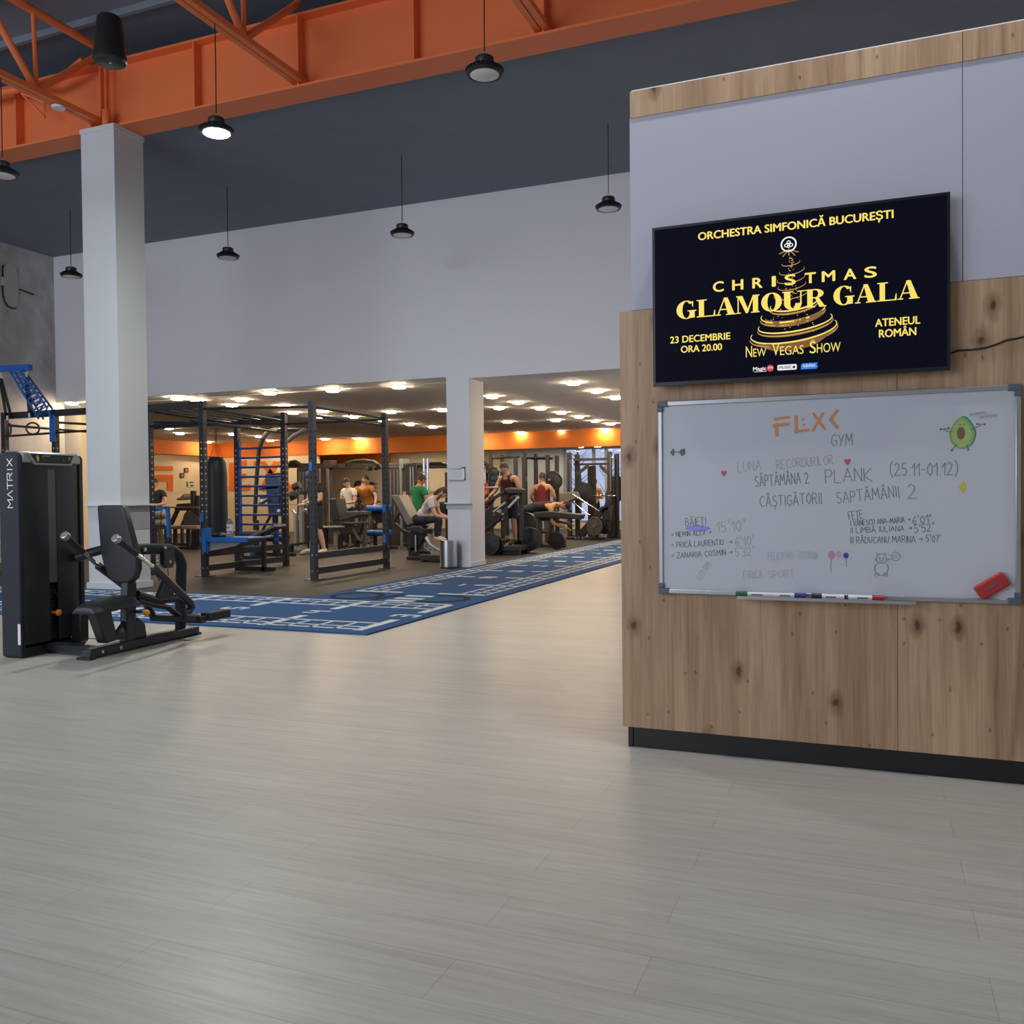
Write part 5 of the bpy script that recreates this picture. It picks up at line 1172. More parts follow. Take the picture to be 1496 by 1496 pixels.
s = SK(17.75); a, b = s.p(230, 741.4), s.p(288, 741.1); s.m.cyl(a-Vector((.07, 0, 0)), a, 0.028, 12); s.m.cyl(b, b+Vector((.07, 0, 0)), 0.028, 12); s.build('sleeves', 'steel', t)
for y0, y1, lab in ((746, 757.5, 'soft dark grey padded roll, upper of two behind the blue dip frame'), (758, 769.5, 'soft dark grey padded roll, lower of two behind the blue dip frame')):
    a, b = Vector(AY(224, (y0+y1)/2, 15.6)), Vector(AY(244, (y0+y1)/2, 15.6)); r = abs(AY(230, y0, 15.6)[2]-AY(230, y1, 15.6)[2])/2
    t = thing('padded_roll', lab, 'roll', (a+b)/2, group='stacked padded rolls'); m = MB().lathe([(r*.8, 0), (r, 0.04), (r, (b-a).length-0.04), (r*.8, (b-a).length)], a, 20, axis=b-a); m.build('roll', 'vinyl_grey', t)
    m = MB()
    for f in (.25, .75): m.cyl(a.lerp(b, f)-Vector((.02, 0, 0)), a.lerp(b, f)+Vector((.02, 0, 0)), r*1.02, 20)
    m.build('strap', 'vinyl_black', t)
t = station('roll_trestle', 'low black trestle carrying the two padded rolls', 'trestle', 15.5, (234, 780))
s = SK(15.5); s.box(222, 770, 246, 773, 0.4); leg(s, 226, 773, .2); leg(s, 243, 773, .2); s.build('frame', 'black_steel', t)

# blue machine seen through the wall bars
t = station('seated_machine', 'dark blue padded seated machine with arched tubes behind the wall bars', 'exercise machine', 15.6, (395, 780))
SK(15.6).quad([(386, 697), (407, 695), (411, 722), (408, 754), (392, 754), (389, 722)], 0.10, 0.1).build('back_pad', 'vinyl_blue', t, 0.02)
SK(15.6).quad([(386, 695), (407, 693), (407, 690.5), (388, 692.5)], 0.12, 0.1).build('head_roll', 'rubber_black', t, 0.015)
SK(15.6).quad([(408, 707), (416, 706), (416, 744), (405, 742)], 0.08, -0.2).build('side_pad', 'shroud_side', t, 0.02)
SK(15.6).box(368, 783, 410, 788, 0.35, 0.0).build('seat', 'vinyl_black', t, 0.02)
s = SK(15.6); s.tube([(372, 762), (375, 700), (378, 660), (384, 640), (392, 629), (402, 627), (430, 627), (455, 628)], 0.045, 0.25, 10); s.build('arched_tube', 'black_steel', t)
s = SK(15.6); s.tube([(384, 640), (394, 628)], 0.05, 0.24, 10); s.build('grip_tube', 'grey_strip', t); s = SK(15.6); s.tube([(421, 645), (428, 638), (446, 627)], 0.045, 0.0, 10); s.build('grip_tube', 'grey_strip', t)
s = SK(15.6); s.bar(378, 713, 406, 712, 0.07, 0.08, 0.1); s.bar(379, 727, 405, 722, 0.07, 0.08, 0.1); s.bar(378, 737, 392, 729, 0.05, 0.06); s.bar(379, 715, 389, 709, 0.04, 0.06); s.build('lever_arm', 'vinyl_blue', t, 0.01)
s = SK(15.6); leg(s, 374, 760, .25, .09); leg(s, 402, 752, .25, .09); runner(s, 366, 420, .25); s.box(366, 788, 412, 791, .2, .1); s.tube([(375, 790), (396, 752)], 0.03, .2); s.build('frame', 'black_steel', t)
s = SK(15.6); 
for x, y in ((382, 731), (407, 746)): s.m.cyl(s.p(x, y, -0.03), s.p(x, y, 0.1), 0.035, 12)
s.build('hand_grip', 'label_white', t)
t = station('crunch_bench', 'black padded bench with blue supports between the rig and wall bars', 'bench', 14.75, (358, 790))
SK(14.75).quad([(344, 776), (372, 776), (372, 784), (346, 786)], 0.35).build('pad', 'vinyl_black', t, 0.02)
s = SK(14.75); leg(s, 352, 785, .15, .08); leg(s, 368, 784, .15, .06); s.build('support', 'rig_blue', t); s = SK(14.75); runner(s, 344, 376, .15); s.build('base', 'black_steel', t)
t = station('incline_board', 'slanted grey board bench standing beside the punching bag', 'bench', 13.0, (360, 800))
s = SK(12.4); s.bar(343, 795, 401, 768, 0.05, 0.32); s.build('board', 'vinyl_grey', t, 0.01)
s = SK(12.4); leg(s, 346, 793, .15, .06); leg(s, 385, 776, .15, .06); runner(s, 340, 392, .15, .06); s.build('frame', 'black_steel', t)
t = station('low_bench', 'low dark flat bench behind the lower rails of the rig', 'bench', 15.0, (395, 800))
SK(15.0).box(374, 796, 412, 799, 0.3).build('pad', 'vinyl_black', t, 0.015); s = SK(15.0); leg(s, 380, 799, .15); leg(s, 406, 799, .15); s.build('frame', 'black_steel', t)

# cable stations in the middle bay
def stack_tower(s, x0, y0, x1, y1, d=0.5):
    a = s.p(x0, y0); b = s.p(x1, y0); s.m.box((a.x, s.Y, 0.006), (b.x, s.Y+d, a.z))
t = station('cable_crossover', 'wide brown cable crossover frame with curved top bars in the middle of the gym', 'exercise machine', 20.2, (510, 770))
for x0, y0, x1 in ((433, 684, 452), (566, 681, 583)):
    s = SK(20.2); stack_tower(s, x0, y0, x1, 750); o = s.build('stack_shroud', 'brown_steel', t, 0.02)
    s = SK(20.2); 
    for k in range(3): q = x0+4+k*5; s.box(q, y0+5, q+1.6, 752, 0.02, -0.02)
    s.build('guide_rods', 'grey_strip', o)
s = SK(20.2); s.bar(420, 680, 600, 682, 0.13, 0.14, 0.2); s.build('top_beam', 'brown_steel', t, 0.01)
s = SK(20.2); s.tube([(424, 676), (432, 675), (438, 679), (446, 684), (455, 684)], 0.06, 0.1); s.tube([(503, 681), (507, 676), (518, 673), (532, 672), (546, 674), (552, 679)], 0.035, 0.05); s.tube([(512, 681), (516, 676), (530, 673)], 0.03, 0.3); s.tube([(549, 676), (557, 683), (563, 686)], 0.05, 0.2); s.build('pull_up_handle', 'brown_steel', t)
for x in (476.5, ): s = SK(20.2); a = s.p(x, 673); s.m.box((a.x-.09, 20.2, .006), (a.x+.09, 20.36, a.z)); s.build('upright', 'brown_steel', t)
s = SK(20.2); s.box(472, 672, 483, 684, .3, -.1); s.box(533, 682, 538, 688, .2); s.box(544, 682, 547, 687, .2); s.build('pulley_block', 'brown_steel', t, .01)
s = SK(20.2); s.box(477.5, 684, 479.5, 768, .04, -.06); s.build('guide_post', 'chrome', t)
t = station('lat_machine', 'brown weight stack tower behind the person in the green shirt', 'exercise machine', 18.6, (600, 760))
s = SK(18.6); stack_tower(s, 591.5, 676, 607.5, 760, .45); o = s.build('stack_shroud', 'brown_steel', t, .03)
s = SK(18.6); s.box(599, 682, 600.4, 740, .02, -.02); s.box(603, 682, 604.2, 740, .02, -.02); s.build('guide_rods', 'silver', o)
s = SK(18.6); s.box(583, 670, 589, 684, .3); leg(s, 586, 684, .15, .06); s.build('pulley_post', 'silver', t)
s = SK(18.6); s.bar(584, 680, 625, 682, .06, .06, .1); s.tube([(624, 680), (628, 677), (644, 676.5), (651, 679)], .035, .1); s.bar(620, 682, 660, 681, .09, .08, .1); s.build('top_arm', 'black_steel', t)
t = station('storage_posts', 'pair of tall chrome storage posts behind the resting woman', 'rack', 18.0, (619, 760))
for x in (616.3, 621.6): s = SK(18.0); a = s.p(x, 669.5); s.m.cyl((a.x, 18.1, .006), (a.x, 18.1, a.z), .033, 14); s.build('post', 'chrome', t)
s = SK(18.0); s.box(613.5, 689.5, 623.5, 691, .12, .04); runner(s, 611, 626, .1); s.build('link', 'steel', t)
t = station('tall_column_machine', 'dark upright of a machine right beside the wall pier behind the woman', 'exercise machine', 17.5, (653, 760))
s = SK(17.5); stack_tower(s, 649.5, 690, 657, 760, .3); s.build('tower', 'brown_steel', t, .01); s = SK(17.5); s.box(640, 733, 655, 752, .4); s.build('dark_seat', 'vinyl_black', t, .03)
s = SK(17.5); s.tube([(626, 719), (640, 718), (655, 719)], .02); s.build('lever', 'steel', t)
# lever machine by the person in the cap
t = station('lever_machine', 'lever arm machine with black rolls left of the person in the cap', 'exercise machine', 17.6, (432, 790))
s = SK(17.6); s.bar(423, 730, 453, 715, .07, .08, .1); s.build('lever_arm', 'brown_steel', t, .01)
s = SK(17.6); a, b = s.p(425, 724), s.p(433, 722); s.m.cyl(a, b, .09, 16); a, b = s.p(429, 712), s.p(438, 708); s.m.cyl(a, b, .085, 16); s.build('roll_pad', 'vinyl_black', t)
s = SK(17.6); leg(s, 440, 722, .1, .09); s.bar(426, 745, 436, 760, .05, .05, .1); s.bar(434, 757, 446, 744, .05, .05, .1); leg(s, 432, 750, .1, .07); runner(s, 420, 455, .1); s.box(423, 736.5, 450, 738, .05); s.build('frame', 'silver', t)
t = station('press_bench', 'silver framed bench low behind the person in the cap', 'bench', 17.0, (463, 800))
s = SK(17.0); s.box(448, 769, 492, 772, .35); s.build('pad', 'vinyl_grey', t, .02); s = SK(17.0); leg(s, 452, 772, .2); leg(s, 476, 772, .2); s.bar(420, 797, 470, 790, .05, .3); leg(s, 426, 797, .15); leg(s, 470, 792, .15); s.build('frame', 'black_steel', t)
# seated stations in front of the dumbbells
t = station('preacher_bench', 'black leaning pad station in front of the person in the white tee', 'bench', 17.5, (490, 800))
s = SK(17.5); s.quad([(480, 729), (491, 728), (497, 764), (486, 766)], .4); s.build('pad', 'vinyl_black', t, .02)
s = SK(17.5); s.box(488, 763, 528, 766.5, .35); s.build('seat', 'vinyl_black', t, .02)
s = SK(17.5); s.quad([(493, 768), (527, 768), (524, 781), (497, 781)], .3, .05); leg(s, 497, 780, .2, .09); leg(s, 522, 778, .2, .09); runner(s, 492, 504, .2, .2); runner(s, 517, 529, .2, .2); s.build('frame', 'brown_steel', t, .01)
s = SK(17.5); s.bar(480, 763, 520, 752, .04, .05); s.box(505, 747, 533, 752, .3); leg(s, 532, 752, .2, .08); s.bar(515, 772, 523, 790, .05, .1); s.build('side_arm', 'plate_grey', t, .01)
s = SK(17.5); a, b = s.p(517, 789), s.p(517, 789); s.m.cyl((a.x, 17.5, a.z), (a.x, 17.65, a.z), .07, 16); s.build('roller', 'rubber_black', t)
t = station('roller_bench', 'black bench with two blue rolls beside the right front rig upright', 'bench', 18.4, (550, 790))
for x0, y0, x1, y1 in ((536, 740, 572, 745), (537, 776, 572, 781)):
    s = SK(18.4); a, b = s.p(x0, (y0+y1)/2), s.p(x1, (y0+y1)/2); s.m.lathe([(.05, 0), (.075, .02), (.075, (b-a).length-.02), (.05, (b-a).length)], a, 16, axis=b-a); s.build('blue_roll', 'rig_blue', t)
s = SK(18.4); s.quad([(541, 746), (562, 745), (561, 764), (549, 764)], .1, .1); s.bar(538, 747, 552, 764, .05, .06); leg(s, 548, 764, .15, .07); leg(s, 568, 742, .15, .07); runner(s, 527, 575, .15); s.build('frame', 'black_steel', t)
# dumbbell rack with dumbbells
t = station('dumbbell_rack', 'long black tiered rack full of dumbbells in front of the cream end wall', 'rack', 21.5, (525, 770))
rows = ((501, 728.5, 545), (499, 739.5, 545), (501, 751, 546))
for (x0, y, x1) in rows: s = SK(21.5); s.quad([(x0, y+4.5), (x1, y+3.5), (x1, y+5.5), (x0, y+6.5)], .4); s.build('tier', 'black_steel', t)
for x in (503, 543): s = SK(21.5); s.bar(x-3, 758, x+1, 728, .07, .1, .3); leg(s, x, 758, .3, .08); s.build('side_frame', 'black_steel', t)
db0 = None
for r, (x0, y, x1) in enumerate(rows):
    for k in range(7):
        p = Vector(AY(x0+4+k*(x1-x0-8)/6, y+1.6, 21.68)); 
        if db0 is None:
            db0 = thing('dumbbell', 'round-headed black dumbbell lying on the tiered rack', 'dumbbell', p, group='dumbbells on the rack')
            MB().cyl(p+Vector((0, -.07, 0)), p+Vector((0, .07, 0)), .016, 10).build('handle', 'chrome', db0)
            for sgn in (-1, 1): MB().lathe([(.055, 0), (.085, .012), (.085, .07), (.05, .085)], p+Vector((0, sgn*.065, 0)), 18, axis=(0, sgn, 0)).build('head', 'black_steel', db0)
        else: dup(db0, p)
t2 = station('medicine_ball_stand', 'black vertical stand of round weights left of the person in orange', 'rack', 22.6, (523, 740))
s = SK(22.6); leg(s, 524.5, 705, .1, .06); s.build('post', 'black_steel', t2)
for y in (709, 715.5, 722): s = SK(22.6); s.wheel(524.5, y, .14, .12, .0); s.build('weight', 'black_steel', t2)
t2 = station('dumbbell_tower', 'black tower of small weights right of the person in orange', 'rack', 22.8, (543, 740))
s = SK(22.8); leg(s, 543, 704, .1, .08); s.build('post', 'black_steel', t2)
for y in (707, 713, 719, 725): s = SK(22.8); s.box(539, y-2, 547, y+1.5, .15); s.build('weight', 'black_steel', t2, .02)

# incline leg machine with the resting woman
t = station('leg_extension', 'black seated leg machine with a grey slanted back pad in front of the pier', 'exercise machine', 15.4, (620, 815))
SK(15.4).quad([(571, 723), (582, 723), (603, 765), (594, 768)], .42).build('back_pad', 'vinyl_grey', t, .02)
s = SK(15.4); s.bar(573, 727, 596, 769, .06, .12, .15); s.bar(575, 765, 590, 778, .06, .1, .15); s.bar(575, 762, 585, 745, .05, .05, .2); s.build('back_frame', 'brown_steel', t, .01)
SK(15.4).quad([(596, 770), (614, 768), (619, 773), (619, 781), (600, 777)], .40).build('seat', 'vinyl_black', t, .02)
s = SK(15.4); s.quad([(590, 776), (618, 774), (620, 788), (606, 806), (597, 806), (600, 788)], .16, .1); s.build('body_shroud', 'shroud', t, .03)
s = SK(15.4); s.m.cyl(s.p(607, 782, .05), s.p(607, 806, .05), .02, 12); s.build('piston', 'chrome', t)
s = SK(15.4); s.tube([(622, 785), (628, 795), (640, 803), (650, 806)], .035, .1); s.build('foot_arm', 'silver', t)
s = SK(15.4); runner(s, 591, 655, .2, .3); a = s.p(596, 800); s.m.box((a.x-.05, 15.5, .006), (a.x+.1, 15.7, a.z)); s.build('base', 'black_steel', t, .01)
t = station('foot_platform', 'low black step platform right beside the leg machine', 'platform', 15.2, (632, 815))
s = SK(15.1); a, b = s.p(614, 805), s.p(652, 805); s.m.box((a.x, 15.05, .03), (b.x, 15.3, .14)); s.build('tread', 'vinyl_black', t, .01); s = SK(15.1); 
for x in (618, 648): X = s.p(x, 805).x; s.m.box((X-.03, 15.06, .006), (X+.03, 15.28, .03))
s.build('foot', 'rubber_black', t)

# plate-loaded row machine with the person in the black tank
def loose_plate(x, y, Y, r, lab, grp, th=.05, axis=(0, 1, 0), mt='black_steel'):
    c = AY(x, y, Y)
    if y > 780 and lab.startswith(('dark weight plate leaning', 'black tri', 'largest', 'dark weight plate behind')): c = np.array([c[0], c[1], r+.008])
    tt = thing('weight_plate', lab, 'weight plate', c, group=grp)
    m = MB(); plate_geo(m, c, r, th, axis); m.build('disc', mt, tt); m = MB(); ax = Vector(axis); m.cyl(Vector(c)-ax*th*.55, Vector(c)+ax*th*.55, r*.15, 14); m.build('hub', 'steel', tt); return tt
t = station('row_machine', 'black plate-loaded row machine just right of the wall pier', 'exercise machine', 17.3, (730, 805))
s = SK(17.3); a = s.p(695.5, 696); a = AY(695.5, 696, 15.0); s.m.box((a[0]-.03, 14.95, .006), (a[0]+.05, 15.15, a[2])); s.build('front_upright', 'brown_steel', t, .01)
s = SK(17.3); s.quad([(736, 714), (744, 712), (762, 714), (762, 722), (741, 722)], .25); s.build('chest_pad', 'vinyl_black', t, .03)
s = SK(17.3); s.bar(700, 742, 736, 718, .06, .07, .0); s.bar(700, 735, 712, 722, .05, .05); s.bar(702, 750, 740, 738, .07, .07, .2); s.bar(697, 757, 720, 745, .06, .06, .3); s.tube([(699, 726), (703, 738), (710, 742), (722, 730)], .03, .1); s.build('lever_arm', 'black_steel', t, .01)
s = SK(17.3); s.tube([(707, 712.5), (728, 712)], .022, 0.0); s.bar(742, 742, 757, 726, .05, .06, -.05); s.bar(720, 748, 738, 734, .04, .04, -.05); s.build('silver_handle', 'silver', t, .005)
s = SK(17.3); s.bar(737, 716, 733, 782, .11, .1, .1); s.bar(760, 722, 756, 790, .08, .1, .2); s.quad([(698, 760), (712, 745), (735, 750), (730, 760), (705, 775)], .2, .1); s.bar(700, 781, 718, 766, .05, .25, -.05); s.build('frame', 'black_steel', t, .01)
s = SK(17.3); a, b = AY(697, 800, 17.3)[0], AY(758, 800, 17.3)[0]; s.m.box((a, 17.35, .006), (b, 17.43, .09)); s.m.box((a, 17.85, .006), (b, 17.93, .09)); s.m.box((b-.5, 17.25, .09), (b, 17.95, .19)); s.build('base', 'brown_steel', t, .01)
s = SK(17.3)
for x, y in ((734, 751), (734, 758), (722, 752)): a = s.p(x, y, -.02); s.m.cyl(a, a+Vector((0, .12, 0)), .025, 12)
s.build('bolt_caps', 'chrome', t)
loose_plate(715, 789, 17.1, .235, 'black tri-grip weight plate low on the left of the row machine', 'plates on the row machine')
loose_plate(722, 789, 17.22, .21, 'dark weight plate behind the left plate of the row machine', 'plates on the row machine')
for k in range(4): loose_plate(768+k*2.6, 787.5, 18.2-.09*k, .28-.012*k, ('largest', 'second', 'third', 'frontmost')[k]+' dark weight plate in the loaded stack at the right of the row machine', 'loaded plate stack')
loose_plate(768, 765, 18.3, .25, 'dark weight plate on the upper peg behind the person in the black tank', 'plates on the row machine')
t = station('red_cabinet', 'red cabinet with papers against the gym wall beside the pier', 'cabinet', 22.5, (706, 740))
s = SK(22.5); a, b = s.p(698, 706), s.p(711, 706); s.m.box((a.x, 22.5, .006), (b.x, 22.8, a.z)); o = s.build('body', 'towel_red', t, .01); s = SK(22.5); s.box(704, 716, 711, 728, .02, -.02); s.build('shelf_items', 'picture', o)
t = thing('paper_notice', 'white paper notice above the red cabinet', 'notice', AY(705, 695, 23.46)); s = SK(23.48); s.box(700, 690, 709, 699, .02); s.build('sheet', 'label_white', t); s = SK(23.48); s.box(701.5, 693, 704, 695, .002, -.003); s.build('print', 'label_red', t)
t = station('accessory_rack', 'dark rack of cable handles and balls beside the wall pier', 'rack', 23.5, (703, 720))
s = SK(23.5); leg(s, 698, 680, .2); leg(s, 712, 680, .2); s.box(696, 682, 714, 684, .3); s.box(696, 690, 714, 691.5, .3); s.build('frame', 'black_steel', t)
for k, (x, y) in enumerate(((697, 679.5), (702, 679), (709, 677), (712, 681))): s = SK(23.6); s.m.ell(s.p(x, y), (.07, .07, .07), 12, 8); s.build('ball', 'rubber_black', t)
# half racks
t = station('half_rack', 'brown steel half rack with round top bars behind the person in the black tank', 'rack', 20.3, (745, 760))
for x, y in ((716, 662.5), (727, 663.5), (752, 666), (759, 667)): s = SK(20.3); a = s.p(x, y, 0); s.m.box((a.x-.042, 20.3+(0 if x in (716, 752) else .25), .006), (a.x+.042, 20.385+(0 if x in (716, 752) else .25), a.z)); s.build('upright', 'brown_steel', t, .006)
s = SK(20.3); s.tube([(716, 669), (759, 667)], .03, .05); s.tube([(718, 668), (750, 668)], .025, .3); s.build('top_bar', 'black_steel', t)
s = SK(20.3); runner(s, 714, 728, .2); runner(s, 750, 762, .2); s.build('base', 'brown_steel', t)
for x, y in ((722, 690), (722, 700), (721, 708)): s = SK(20.15); c_ = s.p(x, y); s.m.cyl(c_, c_+Vector((0, .3, 0)), .02, 10); s.m.bar(c_+Vector((0, .2, 0)), (AY(716, y, 20.35)[0], 20.35, c_.z), .03, .03); s.build('storage_peg', 'steel', t)
for k, (x, y) in enumerate(((722, 690), (722, 700), (721, 708))): loose_plate(x, y, 20.15, .13, 'small dark item stored on the left half rack, '+('topmost', 'middle', 'lowest')[k]+' of three', 'weights on the left half rack', .08)
t = station('squat_rack', 'brown steel squat rack around the person in the red tank top', 'rack', 22.2, (787, 760))
for x, y in ((766, 661), (776, 662), (799, 664.5), (807, 665)): s = SK(22.2); a = s.p(x, y, 0); dy = 0 if x in (766, 799) else .3; s.m.box((a.x-.046, 22.2+dy, .006), (a.x+.046, 22.3+dy, a.z)); s.build('upright', 'brown_steel', t, .006)
s = SK(22.2); s.tube([(766, 669), (807, 669)], .03, .05); s.tube([(776, 670), (807, 670)], .03, .3); s.build('top_bar', 'black_steel', t)
s = SK(22.2); a, b = s.p(765, 690), s.p(777, 690); s.m.box((a.x, 22.1, 1.62), (a.x+.1, 22.2, 1.75)); c_ = Vector(AY(808, 701, 22.2)); s.m.cyl(c_, c_+Vector((0, -.32, 0)), .03, 10); runner(s, 764, 810, .2); s.build('j_hook', 'silver', t)
for k in range(2): loose_plate(808+k*2, 700+k*3, 22.0, .22, 'dark weight plate on the squat rack peg, '+('inner', 'outer')[k]+' one', 'plates on the squat rack', .06)
# smith machine
t = station('smith_machine', 'large brown smith machine frame in front of the gym window', 'exercise machine', 24.6, (865, 760))
for x, y, dy in ((830.5, 661, 0), (837.5, 663, .3), (889.5, 660, 0), (896, 662, .3)): s = SK(24.6); a = s.p(x, y); s.m.box((a.x-.06, 24.6+dy, .006), (a.x+.06, 24.72+dy, a.z)); s.build('upright', 'brown_steel', t, .008)
s = SK(24.6); s.box(838, 668.5, 888, 673.5, .12, .1); s.box(838, 676, 888, 680, .12, .25); s.build('top_beam', 'brown_steel', t, .008)
s = SK(24.6); s.bar(842, 693, 859, 680, .08, .08, .1); s.bar(876, 680, 888, 692, .08, .08, .1); s.build('brace', 'brown_steel', t)
s = SK(24.6); s.tube([(833.5, 672), (833.5, 745)], .02, -.05); s.tube([(891.5, 664), (891.5, 718)], .025, -.05); s.build('guide_rod', 'chrome', t)
for x in (862, 867): s = SK(25.2); leg(s, x, 681, .1, .12); s.build('rear_post', 'brown_steel', t)
s = SK(24.6)
for k in range(3): c_ = Vector(AY(901-k*1.5, 708+k*7, 25.3)); s.m.cyl(c_+Vector((0, -.12, 0)), c_+Vector((0, .12, 0)), .035, 10)
c_ = Vector(AY(900, 700, 25.35)); s.m.box((c_.x-.1, 25.33, .006), (c_.x+.05, 25.43, c_.z))
s.box(885, 720, 896, 780, .2, .05); runner(s, 826, 842, .2); runner(s, 884, 900, .2); s.build('base', 'brown_steel', t)
s = SK(24.38)
for x in (833, 890): c_ = s.p(x, 724.5); s.m.box((c_.x-.03, 24.36, c_.z-.05), (c_.x+.03, 24.66, c_.z-.012)); s.m.box((c_.x-.03, 24.36, c_.z-.05), (c_.x+.03, 24.375, c_.z+.03))
s.build('bar_hook', 'steel', t)
t = thing('barbell', 'long chrome barbell resting across the smith machine', 'barbell', AY(850, 724, 24.4)); s = SK(24.4); s.tube([(796, 724), (900, 724)], .016, n=10); s.build('bar', 'chrome', t); s = SK(24.4); a, b = s.p(852, 724), s.p(859, 724); s.m.cyl(a, b, .03, 12); s.build('collar', 'steel', t)
for k in range(3): loose_plate(852-k*1.2, 719.5, 24.35+.06*k, .29-.02*k, ('front', 'middle', 'rear')[k]+' dark weight plate on the barbell in the smith machine', 'plates on the smith barbell', .05)
for k in range(3): loose_plate(901-k*1.5, 708+k*7, 25.3, .26, ('upper', 'middle', 'lower')[k]+' dark weight plate stored at the right of the smith machine', 'plates right of the smith machine', .05)
# leg press sled
t = station('leg_press', 'dark sled leg press with long slanted rails at the right of the gym', 'exercise machine', 23.6, (850, 790))
s = SK(23.6)
for dy in (0, .35): s.tube([(835, 721), (876, 747)], .022, dy); s.tube([(836, 733), (862, 753)], .022, dy)
s.build('guide_rail', 'chrome', t)
s = SK(23.6); s.bar(882, 742, 845, 786, .16, .18, .1); s.bar(840, 786, 872, 752, .12, .1, .3); s.bar(890, 728, 884, 745, .14, .14, .1); s.quad([(878, 744), (892, 738), (890, 760), (880, 764)], .25, .1); s.build('frame', 'shroud', t, .01)
s = SK(23.6); s.quad([(815, 721), (838, 718), (842, 728), (826, 734), (818, 742)], .45); s.build('foot_plate', 'vinyl_grey', t, .02)
s = SK(23.6); s.bar(820, 750, 848, 757, .07, .4); s.build('seat_pad', 'vinyl_black', t, .02)
s = SK(23.6); runner(s, 826, 880, .2, .3); leg(s, 848, 784, .2, .1); leg(s, 872, 768, .2, .1); s.build('base', 'black_steel', t, .01)
s = SK(23.6)
for x in (841, 845, 851): a = s.p(x, 786, -.03); s.m.cyl(a, a+Vector((0, .1, 0)), .028, 12)
s.build('bolt_caps', 'steel', t)
s = SK(23.45); c_ = s.p(868.5, 769); s.m.cyl(c_+Vector((0, -.06, 0)), c_+Vector((0, .42, 0)), .03, 12); s.build('plate_peg', 'steel', t)
loose_plate(868.5, 769, 23.45, .26, 'grey spoked weight plate upright at the foot of the leg press', 'plates on the leg press', .05, (0.35, 1, 0), 'plate_grey')
loose_plate(873, 768, 23.7, .25, 'dark weight plate right behind the grey spoked plate', 'plates on the leg press', .05, (0.35, 1, 0))
loose_plate(884, 772, 23.7, .16, 'small dark weight plate at the far right of the leg press', 'plates on the leg press', .08, (0.35, 1, 0))
loose_plate(813, 783, 19.3, .20, 'dark weight plate leaning under the lying bench', 'plates under the bench', .05)
# bench with the lying person
t = station('prone_bench', 'brown framed high bench carrying the person lying face down', 'bench', 19.9, (795, 800))
s = SK(19.9); s.quad([(780, 748), (806, 747), (848, 752), (846, 759), (806, 757), (781, 757)], .42); s.build('pad', 'vinyl_black', t, .02)
s = SK(19.9); leg(s, 789, 757, .1, .09); leg(s, 806, 757, .2, .09); s.box(789, 776, 806, 779, .08, .12); s.box(786, 757, 812, 761, .25, .1); runner(s, 765, 822, .2, .1); s.build('frame', 'brown_steel', t, .01)
s = SK(19.9); leg(s, 824, 790, .2, .08); s.bar(800, 795, 824, 792, .05, .1, .2); s.build('rear_foot', 'black_steel', t)
# shelves at the far left behind the tower
t = station('storage_shelf', 'dark storage shelf with small items behind the machine tower at left', 'shelf', 14.9, (60, 780))
s = SK(14.9); a, b = s.p(-12, 700).x, s.p(125, 700).x
for z in (.25, .75, 1.25, 1.7): s.m.box((a, 14.95, z), (b, 15.3, z+.03))
s.build('boards', 'grey_strip', t)
for x in (a, (a+b)/2, b): m = MB().box((x-.03, 14.95, .006), (x+.03, 15.3, 1.9)); m.build('post', 'black_steel', t)
random.seed(4)
kb0 = None
for z in (.28, .78, 1.28):
    for k in range(9):
        x = a+.15+k*(b-a-.3)/8; p = Vector((x, 15.12, z+.003))
        if kb0 is None:
            kb0 = thing('kettlebell', 'dark round kettlebell on the storage shelf at left', 'kettlebell', p, group='kettlebells on the shelf')
            MB().lathe([(.05, 0), (.085, .03), (.095, .09), (.07, .15), (.03, .17)], p, 18).build('ball', 'rubber_black', kb0)
            MB().tube([p+Vector((-.05, 0, .14)), p+Vector((-.06, 0, .20)), p+Vector((-.03, 0, .235)), p+Vector((.03, 0, .235)), p+Vector((.06, 0, .20)), p+Vector((.05, 0, .14))], .013, 8).build('handle', 'plate_grey', kb0)
        else: dup(kb0, p)

# ---------------------------------------------------------------- people
def skin_mesh(joints, radii, edges, root, level=1):
    names = list(joints); ix = {n: i for i, n in enumerate(names)}
    me = bpy.data.meshes.new('skin_base'); me.from_pydata([tuple(joints[n]) for n in names], [(ix[a], ix[b]) for a, b in edges], [])
    ob = bpy.data.objects.new('skin_base', me); COL.objects.link(ob)
    md = ob.modifiers.new('skin', 'SKIN'); md.use_smooth_shade = True
    lay = me.skin_vertices[0].data if me.skin_vertices else None
    if lay is None:
        import bmesh; bm = bmesh.new(); bm.from_mesh(me); bm.verts.layers.skin.verify(); bm.to_mesh(me); bm.free(); lay = me.skin_vertices[0].data
    for n in names:
        r = radii[n]; lay[ix[n]].radius = r if isinstance(r, tuple) else (r, r); lay[ix[n]].use_root = (n == root)
    sd = ob.modifiers.new('sub', 'SUBSURF'); sd.levels = level; sd.render_levels = level
    dg = bpy.context.evaluated_depsgraph_get(); dg.update()
    e = ob.evaluated_get(dg); m2 = e.to_mesh(); vs = [tuple(v.co) for v in m2.vertices]; fs = [tuple(p.vertices) for p in m2.polygons]; e.to_mesh_clear()
    bpy.data.objects.remove(ob); bpy.data.meshes.remove(me)
    return vs, fs
